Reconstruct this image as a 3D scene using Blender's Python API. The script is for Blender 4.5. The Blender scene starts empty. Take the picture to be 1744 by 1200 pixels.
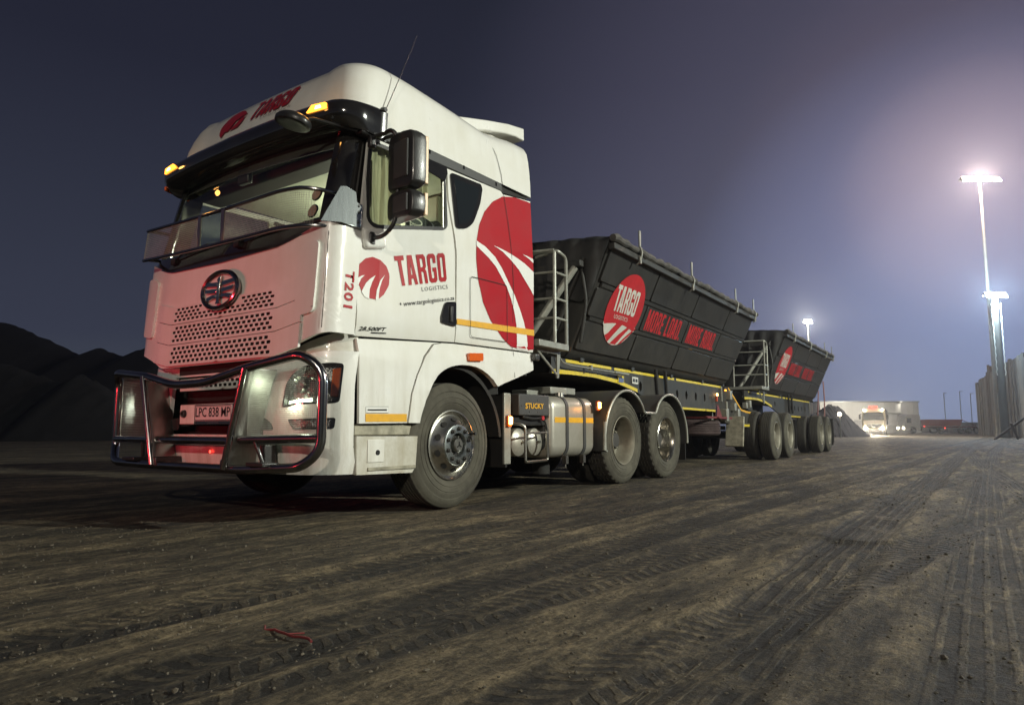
import bpy, bmesh, math, random
import numpy as np
from mathutils import Vector, Matrix
R=math.radians
random.seed(7)
SC=bpy.context.scene
COL=SC.collection
# ------------------------------------------------------------------ camera
cd=bpy.data.cameras.new('camera'); cam=bpy.data.objects.new('camera',cd); COL.objects.link(cam)
cd.sensor_width=36; cd.lens=36*1180/1744; cd.clip_end=2000; cd.clip_start=.05
cam.location=(3.91,-4.58,.66)
YAW=R(35.8); PITCH=math.atan2(131,1180)
cam.rotation_euler=(math.pi/2+PITCH,0,YAW)
SC.camera=cam
# ------------------------------------------------------------------ world: night sky with town glow
w=bpy.data.worlds.new('World'); SC.world=w; w.use_nodes=True
nt=w.node_tree; nt.nodes.clear(); N=nt.nodes.new; L=nt.links.new
tc=N('ShaderNodeTexCoord'); sep=N('ShaderNodeSeparateXYZ'); L(tc.outputs['Generated'],sep.inputs[0])
def dotn(v):
    d=N('ShaderNodeVectorMath'); d.operation='DOT_PRODUCT'; L(tc.outputs['Generated'],d.inputs[0]); d.inputs[1].default_value=v; return d.outputs['Value']
def ramp(src,stops,cols):
    r=N('ShaderNodeValToRGB'); L(src,r.inputs[0]); e=r.color_ramp.elements
    while len(e)<len(stops): e.new(.5)
    for k,(s,c) in enumerate(zip(stops,cols)): e[k].position=s; e[k].color=(*c,1)
    return r.outputs[0]
def addc(a,b):
    m=N('ShaderNodeMix'); m.data_type='RGBA'; m.blend_type='ADD'; m.inputs[0].default_value=1; L(a,m.inputs[6]); L(b,m.inputs[7]); return m.outputs[2]
base=ramp(sep.outputs['Z'],[0,.12,.45,1],[(.060,.072,.086),(.034,.039,.062),(.0145,.016,.029),(.006,.0066,.013)])
# glow of the yard lamps in the damp air, low in the sky to the north-east
g1=ramp(dotn((-.014,.9929,.118)),[.72,.93,.98,1],[(0,0,0),(.018,.020,.034),(.055,.078,.155),(.11,.155,.28)])
g2=ramp(dotn((-.014,.9595,.281)),[.80,.955,.987,1],[(0,0,0),(.017,.012,.019),(.040,.026,.038),(.19,.12,.11)])
sky=addc(addc(base,g1),g2)
bg=N('ShaderNodeBackground'); L(sky,bg.inputs[0]); bg.inputs[1].default_value=1.0
wo=N('ShaderNodeOutputWorld'); L(bg.outputs[0],wo.inputs[0])
SC.view_settings.view_transform='Standard'; SC.view_settings.look='None'; SC.view_settings.exposure=.18; SC.view_settings.gamma=1
SC.cycles.use_denoising=True
SC.cycles.max_bounces=6; SC.cycles.transparent_max_bounces=16; SC.cycles.sample_clamp_indirect=4
SC.cycles.volume_bounces=0; SC.cycles.caustics_reflective=False; SC.cycles.caustics_refractive=False
# ------------------------------------------------------------------ lamps that light the yard
def aim(o,t): o.rotation_euler=(Vector(t)-o.location).to_track_quat('-Z','Y').to_euler()
def spot(name,loc,target,power,col,size=R(60),blend=.6,rad=.3):
    l=bpy.data.lights.new(name,'SPOT'); l.energy=power; l.color=col; l.spot_size=size; l.spot_blend=blend; l.shadow_soft_size=rad
    o=bpy.data.objects.new(name,l); COL.objects.link(o); o.location=loc; aim(o,target); return o
def point(name,loc,power,col,rad=.1):
    l=bpy.data.lights.new(name,'POINT'); l.energy=power; l.color=col; l.shadow_soft_size=rad
    o=bpy.data.objects.new(name,l); COL.objects.link(o); o.location=loc; return o
# floodlight masts beside and behind the camera (outside the frame)
spot('yard_floodlight',(22,8.5,10.5),(1,5,1),25000,(.97,1,.87),R(84),.6,.5)
spot('yard_floodlight',(14,-22,10),(1,2,1.5),7200,(1,.90,.74),R(44),.6,.4)
# tail lamps of a vehicle standing ahead of the truck, outside the frame
for lx in (-2.9,-1.5):
    spot('tail_light',(lx,-5.6,1.0),(-1.35,-1.5,1.35),122,(1,.035,.05),R(44),.8,.07)

# ================================================================== materials
def mat(name,col,rough=.5,metal=0,coat=0,var=0,vcol=None,scale=6,bump=0,bscale=60,spec=.5,emis=None,es=0,stretch=None):
    m=bpy.data.materials.new(name); m.use_nodes=True; t=m.node_tree; b=t.nodes['Principled BSDF']
    b.inputs['Base Color'].default_value=(*col,1); b.inputs['Roughness'].default_value=rough; b.inputs['Metallic'].default_value=metal
    b.inputs['Coat Weight'].default_value=coat; b.inputs['Coat Roughness'].default_value=.06; b.inputs['Specular IOR Level'].default_value=spec
    if emis: b.inputs['Emission Color'].default_value=(*emis,1); b.inputs['Emission Strength'].default_value=es
    tcn=t.nodes.new('ShaderNodeTexCoord'); mp=t.nodes.new('ShaderNodeMapping'); t.links.new(tcn.outputs['Object'],mp.inputs[0])
    if stretch: mp.inputs['Scale'].default_value=stretch
    n=t.nodes.new('ShaderNodeTexNoise'); n.inputs['Scale'].default_value=scale; n.inputs['Detail'].default_value=8; n.inputs['Roughness'].default_value=.65
    t.links.new(mp.outputs[0],n.inputs[0])
    if var:
        cr=t.nodes.new('ShaderNodeValToRGB'); cr.color_ramp.elements[0].position=.5-.22; cr.color_ramp.elements[1].position=.5+.22
        cr.color_ramp.elements[0].color=(*col,1); vc=vcol or tuple(c*(1-var) for c in col); cr.color_ramp.elements[1].color=(*vc,1)
        t.links.new(n.outputs[0],cr.inputs[0]); t.links.new(cr.outputs[0],b.inputs['Base Color'])
        mr=t.nodes.new('ShaderNodeMapRange'); mr.inputs[3].default_value=max(.02,rough*.8); mr.inputs[4].default_value=min(1,rough*1.3)
        t.links.new(n.outputs[0],mr.inputs[0]); t.links.new(mr.outputs[0],b.inputs['Roughness'])
    if bump:
        n2=t.nodes.new('ShaderNodeTexNoise'); n2.inputs['Scale'].default_value=bscale; n2.inputs['Detail'].default_value=5
        t.links.new(mp.outputs[0],n2.inputs[0])
        bp=t.nodes.new('ShaderNodeBump'); bp.inputs['Strength'].default_value=bump; bp.inputs['Distance'].default_value=.01
        t.links.new(n2.outputs[0],bp.inputs['Height']); t.links.new(bp.outputs[0],b.inputs['Normal'])
    return m
M={}
M['white']=mat('white_paint',(.80,.80,.77),.28,0,.8,.10,(.70,.69,.62),2.5,.05,9)
M['white_dirty']=mat('dusty_white_paint',(.72,.72,.68),.4,0,.3,.5,(.38,.35,.26),3.2,.05,12)
M['beige']=mat('worn_step',(.42,.39,.30),.6,.2,0,.6,(.16,.15,.11),9,.3,30)
M['black']=mat('black_plastic',(.014,.014,.015),.35,0,.2,.3,(.03,.029,.027),5,.1,80)
M['gloss_black']=mat('gloss_black',(.008,.008,.009),.12,0,1,.2,(.02,.018,.016),4)
M['dark']=mat('underbody_black',(.008,.008,.008),.8,0,0,.5,(.018,.016,.014),7,.3,30)
M['strip']=mat('grey_black_trim',(.035,.036,.036),.55,0,0,.2,(.05,.05,.05),5)
M['chrome']=mat('chrome',(.62,.61,.58),.12,1,0,.25,(.45,.43,.38),6)
M['dark_chrome']=mat('dark_steel_tube',(.40,.40,.40),.17,1,0,.3,(.19,.185,.18),5)
M['plate_steel2']=mat('brushed_dark_steel',(.46,.45,.42),.36,1,0,.45,(.25,.24,.22),4,.1,14,stretch=(1,1,.25))
M['alu']=mat('aluminium',(.55,.54,.50),.28,1,0,.35,(.38,.36,.31),5,.06,20)
M['alu_brush']=mat('tank_aluminium',(.52,.50,.44),.36,.55,0,.3,(.36,.34,.28),3,.04,8)
M['grey_metal']=mat('painted_grey_steel',(.36,.37,.33),.45,.3,0,.3,(.22,.21,.18),8,.1,40)
M['rubber']=mat('dusty_rubber',(.105,.098,.074),.85,0,0,.6,(.045,.041,.033),4,.25,50,.3)
M['tread']=mat('tyre_tread',(.028,.027,.024),.9,0,0,.5,(.055,.05,.042),8,.3,60,.3)
M['rim']=mat('dusty_rim',(.30,.285,.225),.55,.3,0,.5,(.17,.155,.12),6,.1,30)
M['rim_pol']=mat('polished_rim',(.66,.65,.60),.24,1,0,.4,(.42,.39,.32),5)
M['red']=mat('red_film',(.40,.006,.012),.3,0,.4,.12,(.34,.007,.012),3)
M['dred']=mat('red_vinyl',(.50,.018,.026),.5,0,.1,.2,(.36,.016,.02),6)
M['wfilm']=mat('white_film',(.80,.80,.76),.32,0,.6,.06)
M['wvinyl']=mat('white_vinyl',(.62,.61,.55),.5,0,.1,.25)
M['yellow']=mat('yellow_reflective_tape',(.80,.42,.02),.4,0,.3,.25,(.62,.33,.03),20)
M['yellow2']=mat('lemon_reflective_tape',(.74,.56,.03),.4,0,.3,.3,(.52,.40,.05),16)
M['grey_ink']=mat('grey_lettering',(.10,.10,.095),.4,0,0)
M['black_ink']=mat('black_lettering',(.01,.01,.01),.4)
M['orange']=mat('orange_lens',(.75,.13,.01),.2,0,.8,.2,(.6,.09,.01),30)
M['amber_lit']=mat('amber_lamp_lit',(.9,.4,.05),.3,emis=(1,.33,.03),es=3)
M['amber_core']=mat('amber_lamp_core',(1,.8,.4),.3,emis=(1,.50,.12),es=12)
M['redlit']=mat('red_lamp_lit',(.8,.05,.03),.3,emis=(1,.05,.03),es=5)
M['led']=mat('headlamp_led_lit',(.9,.95,.8),.3,emis=(.85,1,.72),es=5)
M['lampw']=mat('floodlight_lit',(1,1,1),.3,emis=(1,.84,.66),es=140)
M['lampb']=mat('cool_floodlight_lit',(1,1,1),.3,emis=(.80,1,.95),es=110)
M['headw']=mat('far_headlamp_lit',(1,1,1),.3,emis=(1,.86,.60),es=60)
M['steel']=mat('plate_steel',(.62,.66,.65),.26,1,0,.6,(.30,.33,.33),5,.05,6,stretch=(3,3,.6))
M['mirror_lit_tan']=mat('painted_lit_edge',(.62,.42,.22),.4,0,.3)  # tan colour stands for warm light caught on the mirror's edge
M['tarp']=mat('black_tarpaulin',(.016,.016,.017),.62,0,0,.4,(.030,.029,.028),5,.5,7)
M['bin']=mat('charcoal_paint',(.019,.0195,.020),.42,0,.15,.45,(.036,.034,.031),2.2,.3,9,stretch=(1,1,.5))
M['frame']=mat('black_chassis_paint',(.016,.016,.016),.6,0,0,.4,(.035,.032,.028),5,.15,20)
M['roll']=mat('dusty_tarp_roll',(.085,.078,.068),.75,0,0,.6,(.028,.026,.024),7,.5,20)
M['iron']=mat('rusty_red_steel',(.20,.035,.035),.5,.2,0,.4,(.14,.02,.02),9)
M['interior']=mat('cab_trim',(.44,.46,.37),.7,0,0,.25,(.36,.38,.30),3)
M['curtain']=mat('cab_curtain',(.48,.46,.34),.8,0,0,.3,(.36,.34,.24),4,.3,10,stretch=(1,8,1))
M['intdark']=mat('cab_dark_trim',(.035,.034,.032),.7,0,0,.3,(.055,.05,.045),5)
M['seat']=mat('seat_cover',(.045,.055,.055),.75,0,0,.35,(.07,.08,.08),5,.2,30)
M['concrete']=mat('concrete',(.095,.085,.075),.85,0,0,.5,(.050,.045,.040),2,.4,12,stretch=(1,1,.3))
M['shed']=mat('white_sheet_wall',(.62,.60,.55),.6,0,0,.2,(.5,.48,.44),.4)
M['shedgrey']=mat('grey_sheet_wall',(.30,.29,.28),.6,0,0,.3,(.22,.21,.2),.5)
M['dark_gravel']=mat('dark_gravel',(.018,.017,.017),.9,0,0,.5,(.035,.032,.03),1,.8,5)
M['coal']=mat('coal_heap',(.0035,.0035,.004),.95,0,0,.5,(.012,.012,.012),1.2,1,6)
M['pole']=mat('galvanised_pole',(.42,.41,.38),.45,.6,0,.3,(.3,.29,.26),2)
M['timber']=mat('pale_post',(.55,.50,.34),.7,0,0,.3)
M['plate_bg']=mat('number_plate',(.72,.68,.66),.35,0,.3,.2,(.6,.55,.52),30)
def add_grime(m,z0,z1,amt,col=(.36,.31,.22)):
    t=m.node_tree; b=t.nodes['Principled BSDF']; N_=t.nodes.new; l=t.links.new
    src=b.inputs['Base Color'].links[0].from_socket
    tcn=N_('ShaderNodeTexCoord'); s=N_('ShaderNodeSeparateXYZ'); l(tcn.outputs['Object'],s.inputs[0])
    mp=N_('ShaderNodeMapping'); mp.inputs['Scale'].default_value=(5,5,.55); l(tcn.outputs['Object'],mp.inputs[0])
    n1=N_('ShaderNodeTexNoise'); n1.inputs['Scale'].default_value=2.2; n1.inputs['Detail'].default_value=9; n1.inputs['Roughness'].default_value=.7; l(mp.outputs[0],n1.inputs[0])
    n2=N_('ShaderNodeTexNoise'); n2.inputs['Scale'].default_value=55; n2.inputs['Detail'].default_value=4; l(tcn.outputs['Object'],n2.inputs[0])
    def mr(v,a,c,d=0,e=1):
        q=N_('ShaderNodeMapRange'); q.inputs[1].default_value=a; q.inputs[2].default_value=c; q.inputs[3].default_value=d; q.inputs[4].default_value=e; l(v,q.inputs[0]); return q.outputs[0]
    def mu(a,c,op='MULTIPLY'):
        q=N_('ShaderNodeMath'); q.operation=op
        for k,v in enumerate((a,c)):
            if isinstance(v,(int,float)): q.inputs[k].default_value=v
            else: l(v,q.inputs[k])
        return q.outputs[0]
    low=mr(s.outputs['Z'],z0,z1,1,.16)
    f=mu(mu(mr(n1.outputs[0],.40,.66),low),amt); sp=mu(mu(mr(n2.outputs[0],.66,.74),low),.55)
    f=mu(f,sp,'ADD')
    mx=N_('ShaderNodeMix'); mx.data_type='RGBA'; l(f,mx.inputs[0]); l(src,mx.inputs[6]); mx.inputs[7].default_value=(*col,1); l(mx.outputs[2],b.inputs['Base Color'])
add_grime(M['white'],.35,1.3,.55); add_grime(M['white_dirty'],.3,1.0,.6); add_grime(M['bin'],1.5,2.6,.17,(.13,.115,.085)); add_grime(M['frame'],.9,1.6,.35,(.10,.09,.065))
def glassmat(name,tint,refl=.06,rough=.02,dirt=0):
    m=bpy.data.materials.new(name); m.use_nodes=True; t=m.node_tree; t.nodes.clear()
    o=t.nodes.new('ShaderNodeOutputMaterial'); tr=t.nodes.new('ShaderNodeBsdfTransparent'); tr.inputs[0].default_value=(*tint,1)
    gl=t.nodes.new('ShaderNodeBsdfGlossy'); gl.inputs['Roughness'].default_value=rough; gl.inputs[0].default_value=(.9,.9,.9,1)
    lw=t.nodes.new('ShaderNodeLayerWeight'); pw=t.nodes.new('ShaderNodeMath'); pw.operation='POWER'; pw.inputs[1].default_value=4.5; t.links.new(lw.outputs['Facing'],pw.inputs[0])
    ml=t.nodes.new('ShaderNodeMath'); ml.operation='MULTIPLY_ADD'; ml.inputs[1].default_value=.9; ml.inputs[2].default_value=.05; t.links.new(pw.outputs[0],ml.inputs[0])
    mx=t.nodes.new('ShaderNodeMixShader'); t.links.new(ml.outputs[0],mx.inputs[0]); t.links.new(tr.outputs[0],mx.inputs[1]); t.links.new(gl.outputs[0],mx.inputs[2])
    out=mx.outputs[0]
    if dirt:
        df=t.nodes.new('ShaderNodeBsdfDiffuse'); df.inputs[0].default_value=(.45,.42,.36,1)
        n=t.nodes.new('ShaderNodeTexNoise'); n.inputs['Scale'].default_value=3; n.inputs['Detail'].default_value=6
        tcn=t.nodes.new('ShaderNodeTexCoord'); t.links.new(tcn.outputs['Object'],n.inputs[0])
        mr=t.nodes.new('ShaderNodeMapRange'); mr.inputs[1].default_value=.3; mr.inputs[2].default_value=.8; mr.inputs[3].default_value=0; mr.inputs[4].default_value=dirt
        t.links.new(n.outputs[0],mr.inputs[0])
        m2=t.nodes.new('ShaderNodeMixShader'); t.links.new(mr.outputs[0],m2.inputs[0]); t.links.new(out,m2.inputs[1]); t.links.new(df.outputs[0],m2.inputs[2]); out=m2.outputs[0]
    t.links.new(out,o.inputs[0]); return m
M['glass']=glassmat('windscreen_glass',(.90,.95,.88),dirt=.008)
M['sideglass']=glassmat('side_glass',(.80,.84,.74),dirt=.02)
M['lens']=glassmat('lamp_lens',(.88,.90,.88),dirt=.05)
M['darkglass']=mat('tinted_glass',(.012,.015,.016),.06,0,.6,0,spec=.8)

# ================================================================== mesh helpers
def nb(): return bmesh.new()
def bx(bm,c,s,rot=None,taper=None):
    r=bmesh.ops.create_cube(bm,size=1); vs=r['verts']
    for v in vs:
        v.co=Vector((v.co.x*s[0],v.co.y*s[1],v.co.z*s[2]))
        if taper and v.co.z>0: v.co.x*=taper[0]; v.co.y*=taper[1]
    if rot: bmesh.ops.rotate(bm,cent=(0,0,0),matrix=rot if isinstance(rot,Matrix) else Matrix.Rotation(rot[1],3,rot[0]),verts=vs)
    bmesh.ops.translate(bm,vec=c,verts=vs); return vs
def bb(bm,x0,x1,y0,y1,z0,z1): return bx(bm,((x0+x1)/2,(y0+y1)/2,(z0+z1)/2),(abs(x1-x0),abs(y1-y0),abs(z1-z0)))
def tube(bm,pts,r,seg=10,closed=False,cap=True,sy=1):
    pts=[Vector(p) for p in pts]; n=len(pts); rings=[]
    up=Vector((0,0,1)); prev=None
    for i,p in enumerate(pts):
        if closed: d=pts[(i+1)%n]-pts[i-1]
        else: d=pts[min(i+1,n-1)]-pts[max(i-1,0)]
        d.normalize()
        if prev is None:
            a=d.cross(up)
            if a.length<1e-3: a=d.cross(Vector((0,1,0)))
        else: a=prev-d*prev.dot(d)
        a.normalize(); b=d.cross(a); prev=a
        rr=r[i] if isinstance(r,(list,tuple)) else r
        rings.append([bm.verts.new(p+a*math.cos(2*math.pi*k/seg)*rr+b*math.sin(2*math.pi*k/seg)*rr*sy) for k in range(seg)])
    m=n if closed else n-1
    for i in range(m):
        A=rings[i];B=rings[(i+1)%n]
        for k in range(seg): bm.faces.new((A[k],A[(k+1)%seg],B[(k+1)%seg],B[k]))
    if cap and not closed: bm.faces.new(rings[0][::-1]); bm.faces.new(rings[-1])
def smooth_path(pts,rad=.08,n=5):
    out=[];P=[Vector(p) for p in pts]
    out.append(P[0])
    for i in range(1,len(P)-1):
        a=(P[i-1]-P[i]);b=(P[i+1]-P[i]); r=min(rad,a.length*.45,b.length*.45)
        s=P[i]+a.normalized()*r; e=P[i]+b.normalized()*r
        for k in range(n+1):
            t=k/n; out.append(s*(1-t)**2+P[i]*2*t*(1-t)+e*t*t)
    out.append(P[-1]); return out
def lathe(bm,prof,c,axis='x',seg=48,mod=None,a0=0,a1=2*math.pi):
    """prof: list of (along axis, radius)"""
    rings=[]; full=abs(a1-a0)>6.2
    for j in range(seg if full else seg+1):
        a=a0+(a1-a0)*j/seg; row=[]
        for i,(x,r) in enumerate(prof):
            if mod: r=mod(i,j,r)
            u,v=r*math.cos(a),r*math.sin(a)
            p={'x':(x,u,v),'y':(v,x,u),'z':(u,v,x)}[axis]
            row.append(bm.verts.new((c[0]+p[0],c[1]+p[1],c[2]+p[2])))
        rings.append(row)
    n=len(rings)
    for j in range(n if full else n-1):
        A=rings[j];B=rings[(j+1)%n]
        for i in range(len(prof)-1):
            try: bm.faces.new((A[i],B[i],B[i+1],A[i+1]))
            except ValueError: pass
def fill(loops):
    """2D loops (outer and holes) -> bmesh lying in xy"""
    cu=bpy.data.curves.new('f','CURVE'); cu.dimensions='2D'; cu.fill_mode='BOTH'
    for lp in loops:
        s=cu.splines.new('POLY'); s.points.add(len(lp)-1)
        for q,p in zip(s.points,lp): q.co=(p[0],p[1],0,1)
        s.use_cyclic_u=True
    o=bpy.data.objects.new('f',cu); COL.objects.link(o)
    me=bpy.data.meshes.new_from_object(o.evaluated_get(bpy.context.evaluated_depsgraph_get()))
    bm=nb(); bm.from_mesh(me); bpy.data.objects.remove(o); bpy.data.curves.remove(cu); bpy.data.meshes.remove(me)
    for f in bm.faces:
        if f.normal.z<0: f.normal_flip()
    return bm
def roundloop(pts,r=.03,n=4):
    out=[];m=len(pts);P=[Vector((p[0],p[1])) for p in pts]
    for i in range(m):
        a=P[i-1]-P[i];b=P[(i+1)%m]-P[i]; rr=min(r,a.length*.45,b.length*.45)
        s=P[i]+a.normalized()*rr;e=P[i]+b.normalized()*rr
        for k in range(n+1):
            t=k/n; q=s*(1-t)**2+P[i]*2*t*(1-t)+e*t*t; out.append((q.x,q.y))
    return out
def gridcut(bm,step,z0=None):
    xs=[v.co.x for v in bm.verts]; ys=[v.co.y for v in bm.verts]
    for ax,lo,hi in ((0,min(xs),max(xs)),(1,min(ys),max(ys))):
        k=math.floor(lo/step)+1
        while k*step<hi:
            co=[0,0,0];co[ax]=k*step;no=[0,0,0];no[ax]=1
            bmesh.ops.bisect_plane(bm,geom=bm.verts[:]+bm.edges[:]+bm.faces[:],plane_co=co,plane_no=no,dist=1e-6); k+=1
def solid(bm,vec):
    """extrude the open sheet by vec(function or vector) making it a closed slab"""
    fs=bm.faces[:]
    r=bmesh.ops.extrude_face_region(bm,geom=fs,use_keep_orig=True)
    vs=[g for g in r['geom'] if isinstance(g,bmesh.types.BMVert)]
    for v in vs: v.co+=Vector(vec(v.co) if callable(vec) else vec)
    bmesh.ops.recalc_face_normals(bm,faces=bm.faces)
ROOTS=[]
def obj(name,bm,m,parent=None,bev=0,smooth=True,angle=35,bseg=2):
    me=bpy.data.meshes.new(name); bm.to_mesh(me); bm.free()
    o=bpy.data.objects.new(name,me); COL.objects.link(o)
    me.materials.append(M[m] if isinstance(m,str) else m)
    if parent:
        o.parent=parent
        P=parent
        inv=P.matrix_world_cached if False else None
    if smooth: me.shade_smooth(); me.set_sharp_from_angle(angle=R(angle))
    if bev:
        b=o.modifiers.new('bevel','BEVEL'); b.width=bev; b.segments=bseg; b.limit_method='ANGLE'; b.angle_limit=R(40)
    return o
def islands(name,bm,m,parent,**kw):
    seen=set(); out=[]
    bm.verts.ensure_lookup_table()
    for v in bm.verts:
        if v in seen: continue
        st=[v]; comp=set([v])
        while st:
            q=st.pop()
            for e in q.link_edges:
                o2=e.other_vert(q)
                if o2 not in comp: comp.add(o2); st.append(o2)
        seen|=comp; b2=nb(); mp={q:b2.verts.new(q.co) for q in comp}
        for f in {f for q in comp for f in q.link_faces}: b2.faces.new([mp[q] for q in f.verts])
        out.append(obj(name,b2,m,parent,**kw))
    bm.free(); return out
def tag(o,label=None,cat=None,group=None,kind=None):
    if label:o['label']=label
    if cat:o['category']=cat
    if group:o['group']=group
    if kind:o['kind']=kind
    return o
def thing(name,loc,label,cat,group=None,rz=0):
    o=bpy.data.objects.new(name,None); COL.objects.link(o); o.location=loc; o.rotation_euler=(0,0,rz); o.empty_display_size=.2
    return tag(o,label,cat,group)
def copy_tree(o,parent=None):
    c=o.copy(); COL.objects.link(c)
    if parent: c.parent=parent
    for ch in list(o.children): copy_tree(ch,c)
    return c
def bil(q,u,v):
    # quad corners: bottom-left, bottom-right, top-right, top-left
    a=[(1-u)*(1-v),u*(1-v),u*v,(1-u)*v]; return tuple(sum(a[k]*q[k][i] for k in range(4)) for i in range(len(q[0])))
# block lettering ------------------------------------------------
def ch(x0,y0,x1,y1,c): return [(x0+c,y0),(x1-c,y0),(x1,y0+c),(x1,y1-c),(x1-c,y1),(x0+c,y1),(x0,y1-c),(x0,y0+c)]
GL={
'T':(.44,[[(.14,0),(.30,0),(.30,.84),(.44,.84),(.44,1),(0,1),(0,.84),(.14,.84)]]),
'A':(.50,[[(0,0),(.16,0),(.19,.2),(.31,.2),(.34,0),(.50,0),(.37,1),(.13,1)],[(.215,.34),(.285,.34),(.25,.80)]]),
'R':(.47,[[(0,0),(.16,0),(.16,.41),(.24,.41),(.29,.36),(.31,0),(.47,0),(.45,.42),(.38,.49),(.46,.58),(.46,.90),(.37,1),(0,1)],[(.16,.56),(.26,.56),(.30,.61),(.30,.81),(.26,.85),(.16,.85)]]),
'G':(.46,[[(.09,0),(.37,0),(.46,.09),(.46,.52),(.24,.52),(.24,.38),(.30,.38),(.30,.19),(.27,.15),(.19,.15),(.16,.19),(.16,.81),(.19,.85),(.27,.85),(.30,.81),(.30,.67),(.46,.67),(.46,.91),(.37,1),(.09,1),(0,.91),(0,.09)]]),
'O':(.46,[ch(0,0,.46,1,.09),ch(.16,.15,.30,.85,.03)]),
'D':(.46,[[(0,0),(.37,0),(.46,.09),(.46,.91),(.37,1),(0,1)],[(.16,.15),(.27,.15),(.30,.19),(.30,.81),(.27,.85),(.16,.85)]]),
'E':(.38,[[(0,0),(.38,0),(.38,.15),(.16,.15),(.16,.43),(.34,.43),(.34,.57),(.16,.57),(.16,.85),(.38,.85),(.38,1),(0,1)]]),
'L':(.37,[[(0,0),(.37,0),(.37,.15),(.16,.15),(.16,1),(0,1)]]),
'M':(.66,[[(0,0),(.15,0),(.15,.62),(.27,0),(.39,0),(.51,.62),(.51,0),(.66,0),(.66,1),(.45,1),(.33,.42),(.21,1),(0,1)]]),
'.':(.16,[[(0,0),(.16,0),(.16,.16),(0,.16)]]),
}
def blockword(s,sp=.07):
    bm=nb(); x=0
    for c in s:
        if c==' ': x+=.28; continue
        wd,lps=GL[c]; x-=.055 if (c=='A' and bm.verts) else 0; b=fill([[(p[0]+x,p[1]) for p in lp] for lp in lps])
        me=bpy.data.meshes.new('t'); b.to_mesh(me); b.free(); bm.from_mesh(me); bpy.data.meshes.remove(me); x+=wd+sp
    tot=x-sp
    for v in bm.verts: v.co.x/=tot
    return bm
def fontword(s,off=0,shear=0,res=2,space=1):
    cu=bpy.data.curves.new('t','FONT'); cu.body=s; cu.offset=off; cu.shear=shear; cu.resolution_u=res; cu.space_character=space
    o=bpy.data.objects.new('t',cu); COL.objects.link(o)
    me=bpy.data.meshes.new_from_object(o.evaluated_get(bpy.context.evaluated_depsgraph_get()))
    bm=nb(); bm.from_mesh(me); bpy.data.objects.remove(o); bpy.data.curves.remove(cu); bpy.data.meshes.remove(me)
    xs=[v.co.x for v in bm.verts]; ys=[v.co.y for v in bm.verts]; x0,x1,y0,y1=min(xs),max(xs),min(ys),max(ys)
    for v in bm.verts: v.co.x=(v.co.x-x0)/(x1-x0); v.co.y=(v.co.y-y0)/(y1-y0)
    return bm
def decal(name,bm2,q,surf,m,parent,cut=0):
    """bm2 in unit square -> quad q in surface coordinates -> surf(a,b)"""
    if q:
        for v in bm2.verts: a=bil(q,v.co.x,v.co.y); v.co.x,v.co.y=a[0],a[1]
    if cut: gridcut(bm2,cut)
    for v in bm2.verts: v.co=Vector(surf(v.co.x,v.co.y))
    return obj(name,bm2,m,parent,smooth=False)
def polydecal(name,loops,surf,m,parent,cut=0): return decal(name,fill(loops),None,surf,m,parent,cut)

# ================================================================== the setting: ground
HX=lambda x,y:0
TRK=[(1.35,.010,0,.15,.030,1),(2.05,.012,0,.16,.028,1),(3.1,-.03,.0006,.17,.032,0),(3.75,-.03,.0006,.17,.026,0),(5.1,.02,-.0012,.19,.036,1),(5.75,.02,-.0012,.19,.03,1),(7.4,.10,-.002,.2,.03,0),(8.1,.10,-.002,.2,.026,0),(.75,.03,0,.13,.018,0),(2.55,.10,0,.14,.02,1),(4.4,-.10,.001,.16,.024,0),(6.55,.0,0,.2,.03,1),(9.4,.05,0,.25,.03,0),(10.6,.02,0,.22,.03,1),(3.45,.16,-.001,.16,.028,1),(4.75,.16,-.001,.16,.026,0),(1.0,.24,-.002,.14,.022,1),(6.1,-.18,.002,.17,.028,1),(7.3,-.18,.002,.17,.026,1),(12.2,.04,0,.3,.03,0),(13.6,.0,0,.3,.03,1),(-.5,.30,-.001,.14,.018,0)]
def ground_height(x,y,full=False):
    h=.018*np.sin(x*.7+np.sin(y*.21)*1.3)+.012*np.sin(y*.33+x*.4)
    out=np.zeros_like(x); tr=np.zeros_like(x); rg=np.zeros_like(x); lat=np.ones_like(x)*3; ty=np.zeros_like(x)
    for (a,b,c,wd,dp,tp) in TRK:
        cx=a+b*y+c*y*y; d=(x-cx)/wd; g=np.exp(-d**6)*dp/.03
        out+=-dp*np.exp(-d**6)+dp*.6*(np.exp(-((np.abs(d)-1.3)/.28)**2))
        near=np.abs(d)<np.abs(lat)
        lat=np.where(near,d,lat); ty=np.where(near,tp,ty)
        tr=np.maximum(tr,g); rg=np.maximum(rg,np.exp(-((np.abs(d)-1.3)/.26)**2)*dp/.03)
    k_=(.35+.65*np.clip((x-.3)/1.2,0,1))
    if full: return tr*k_,rg*k_,lat,ty
    return h*.5+out*k_*.5
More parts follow.
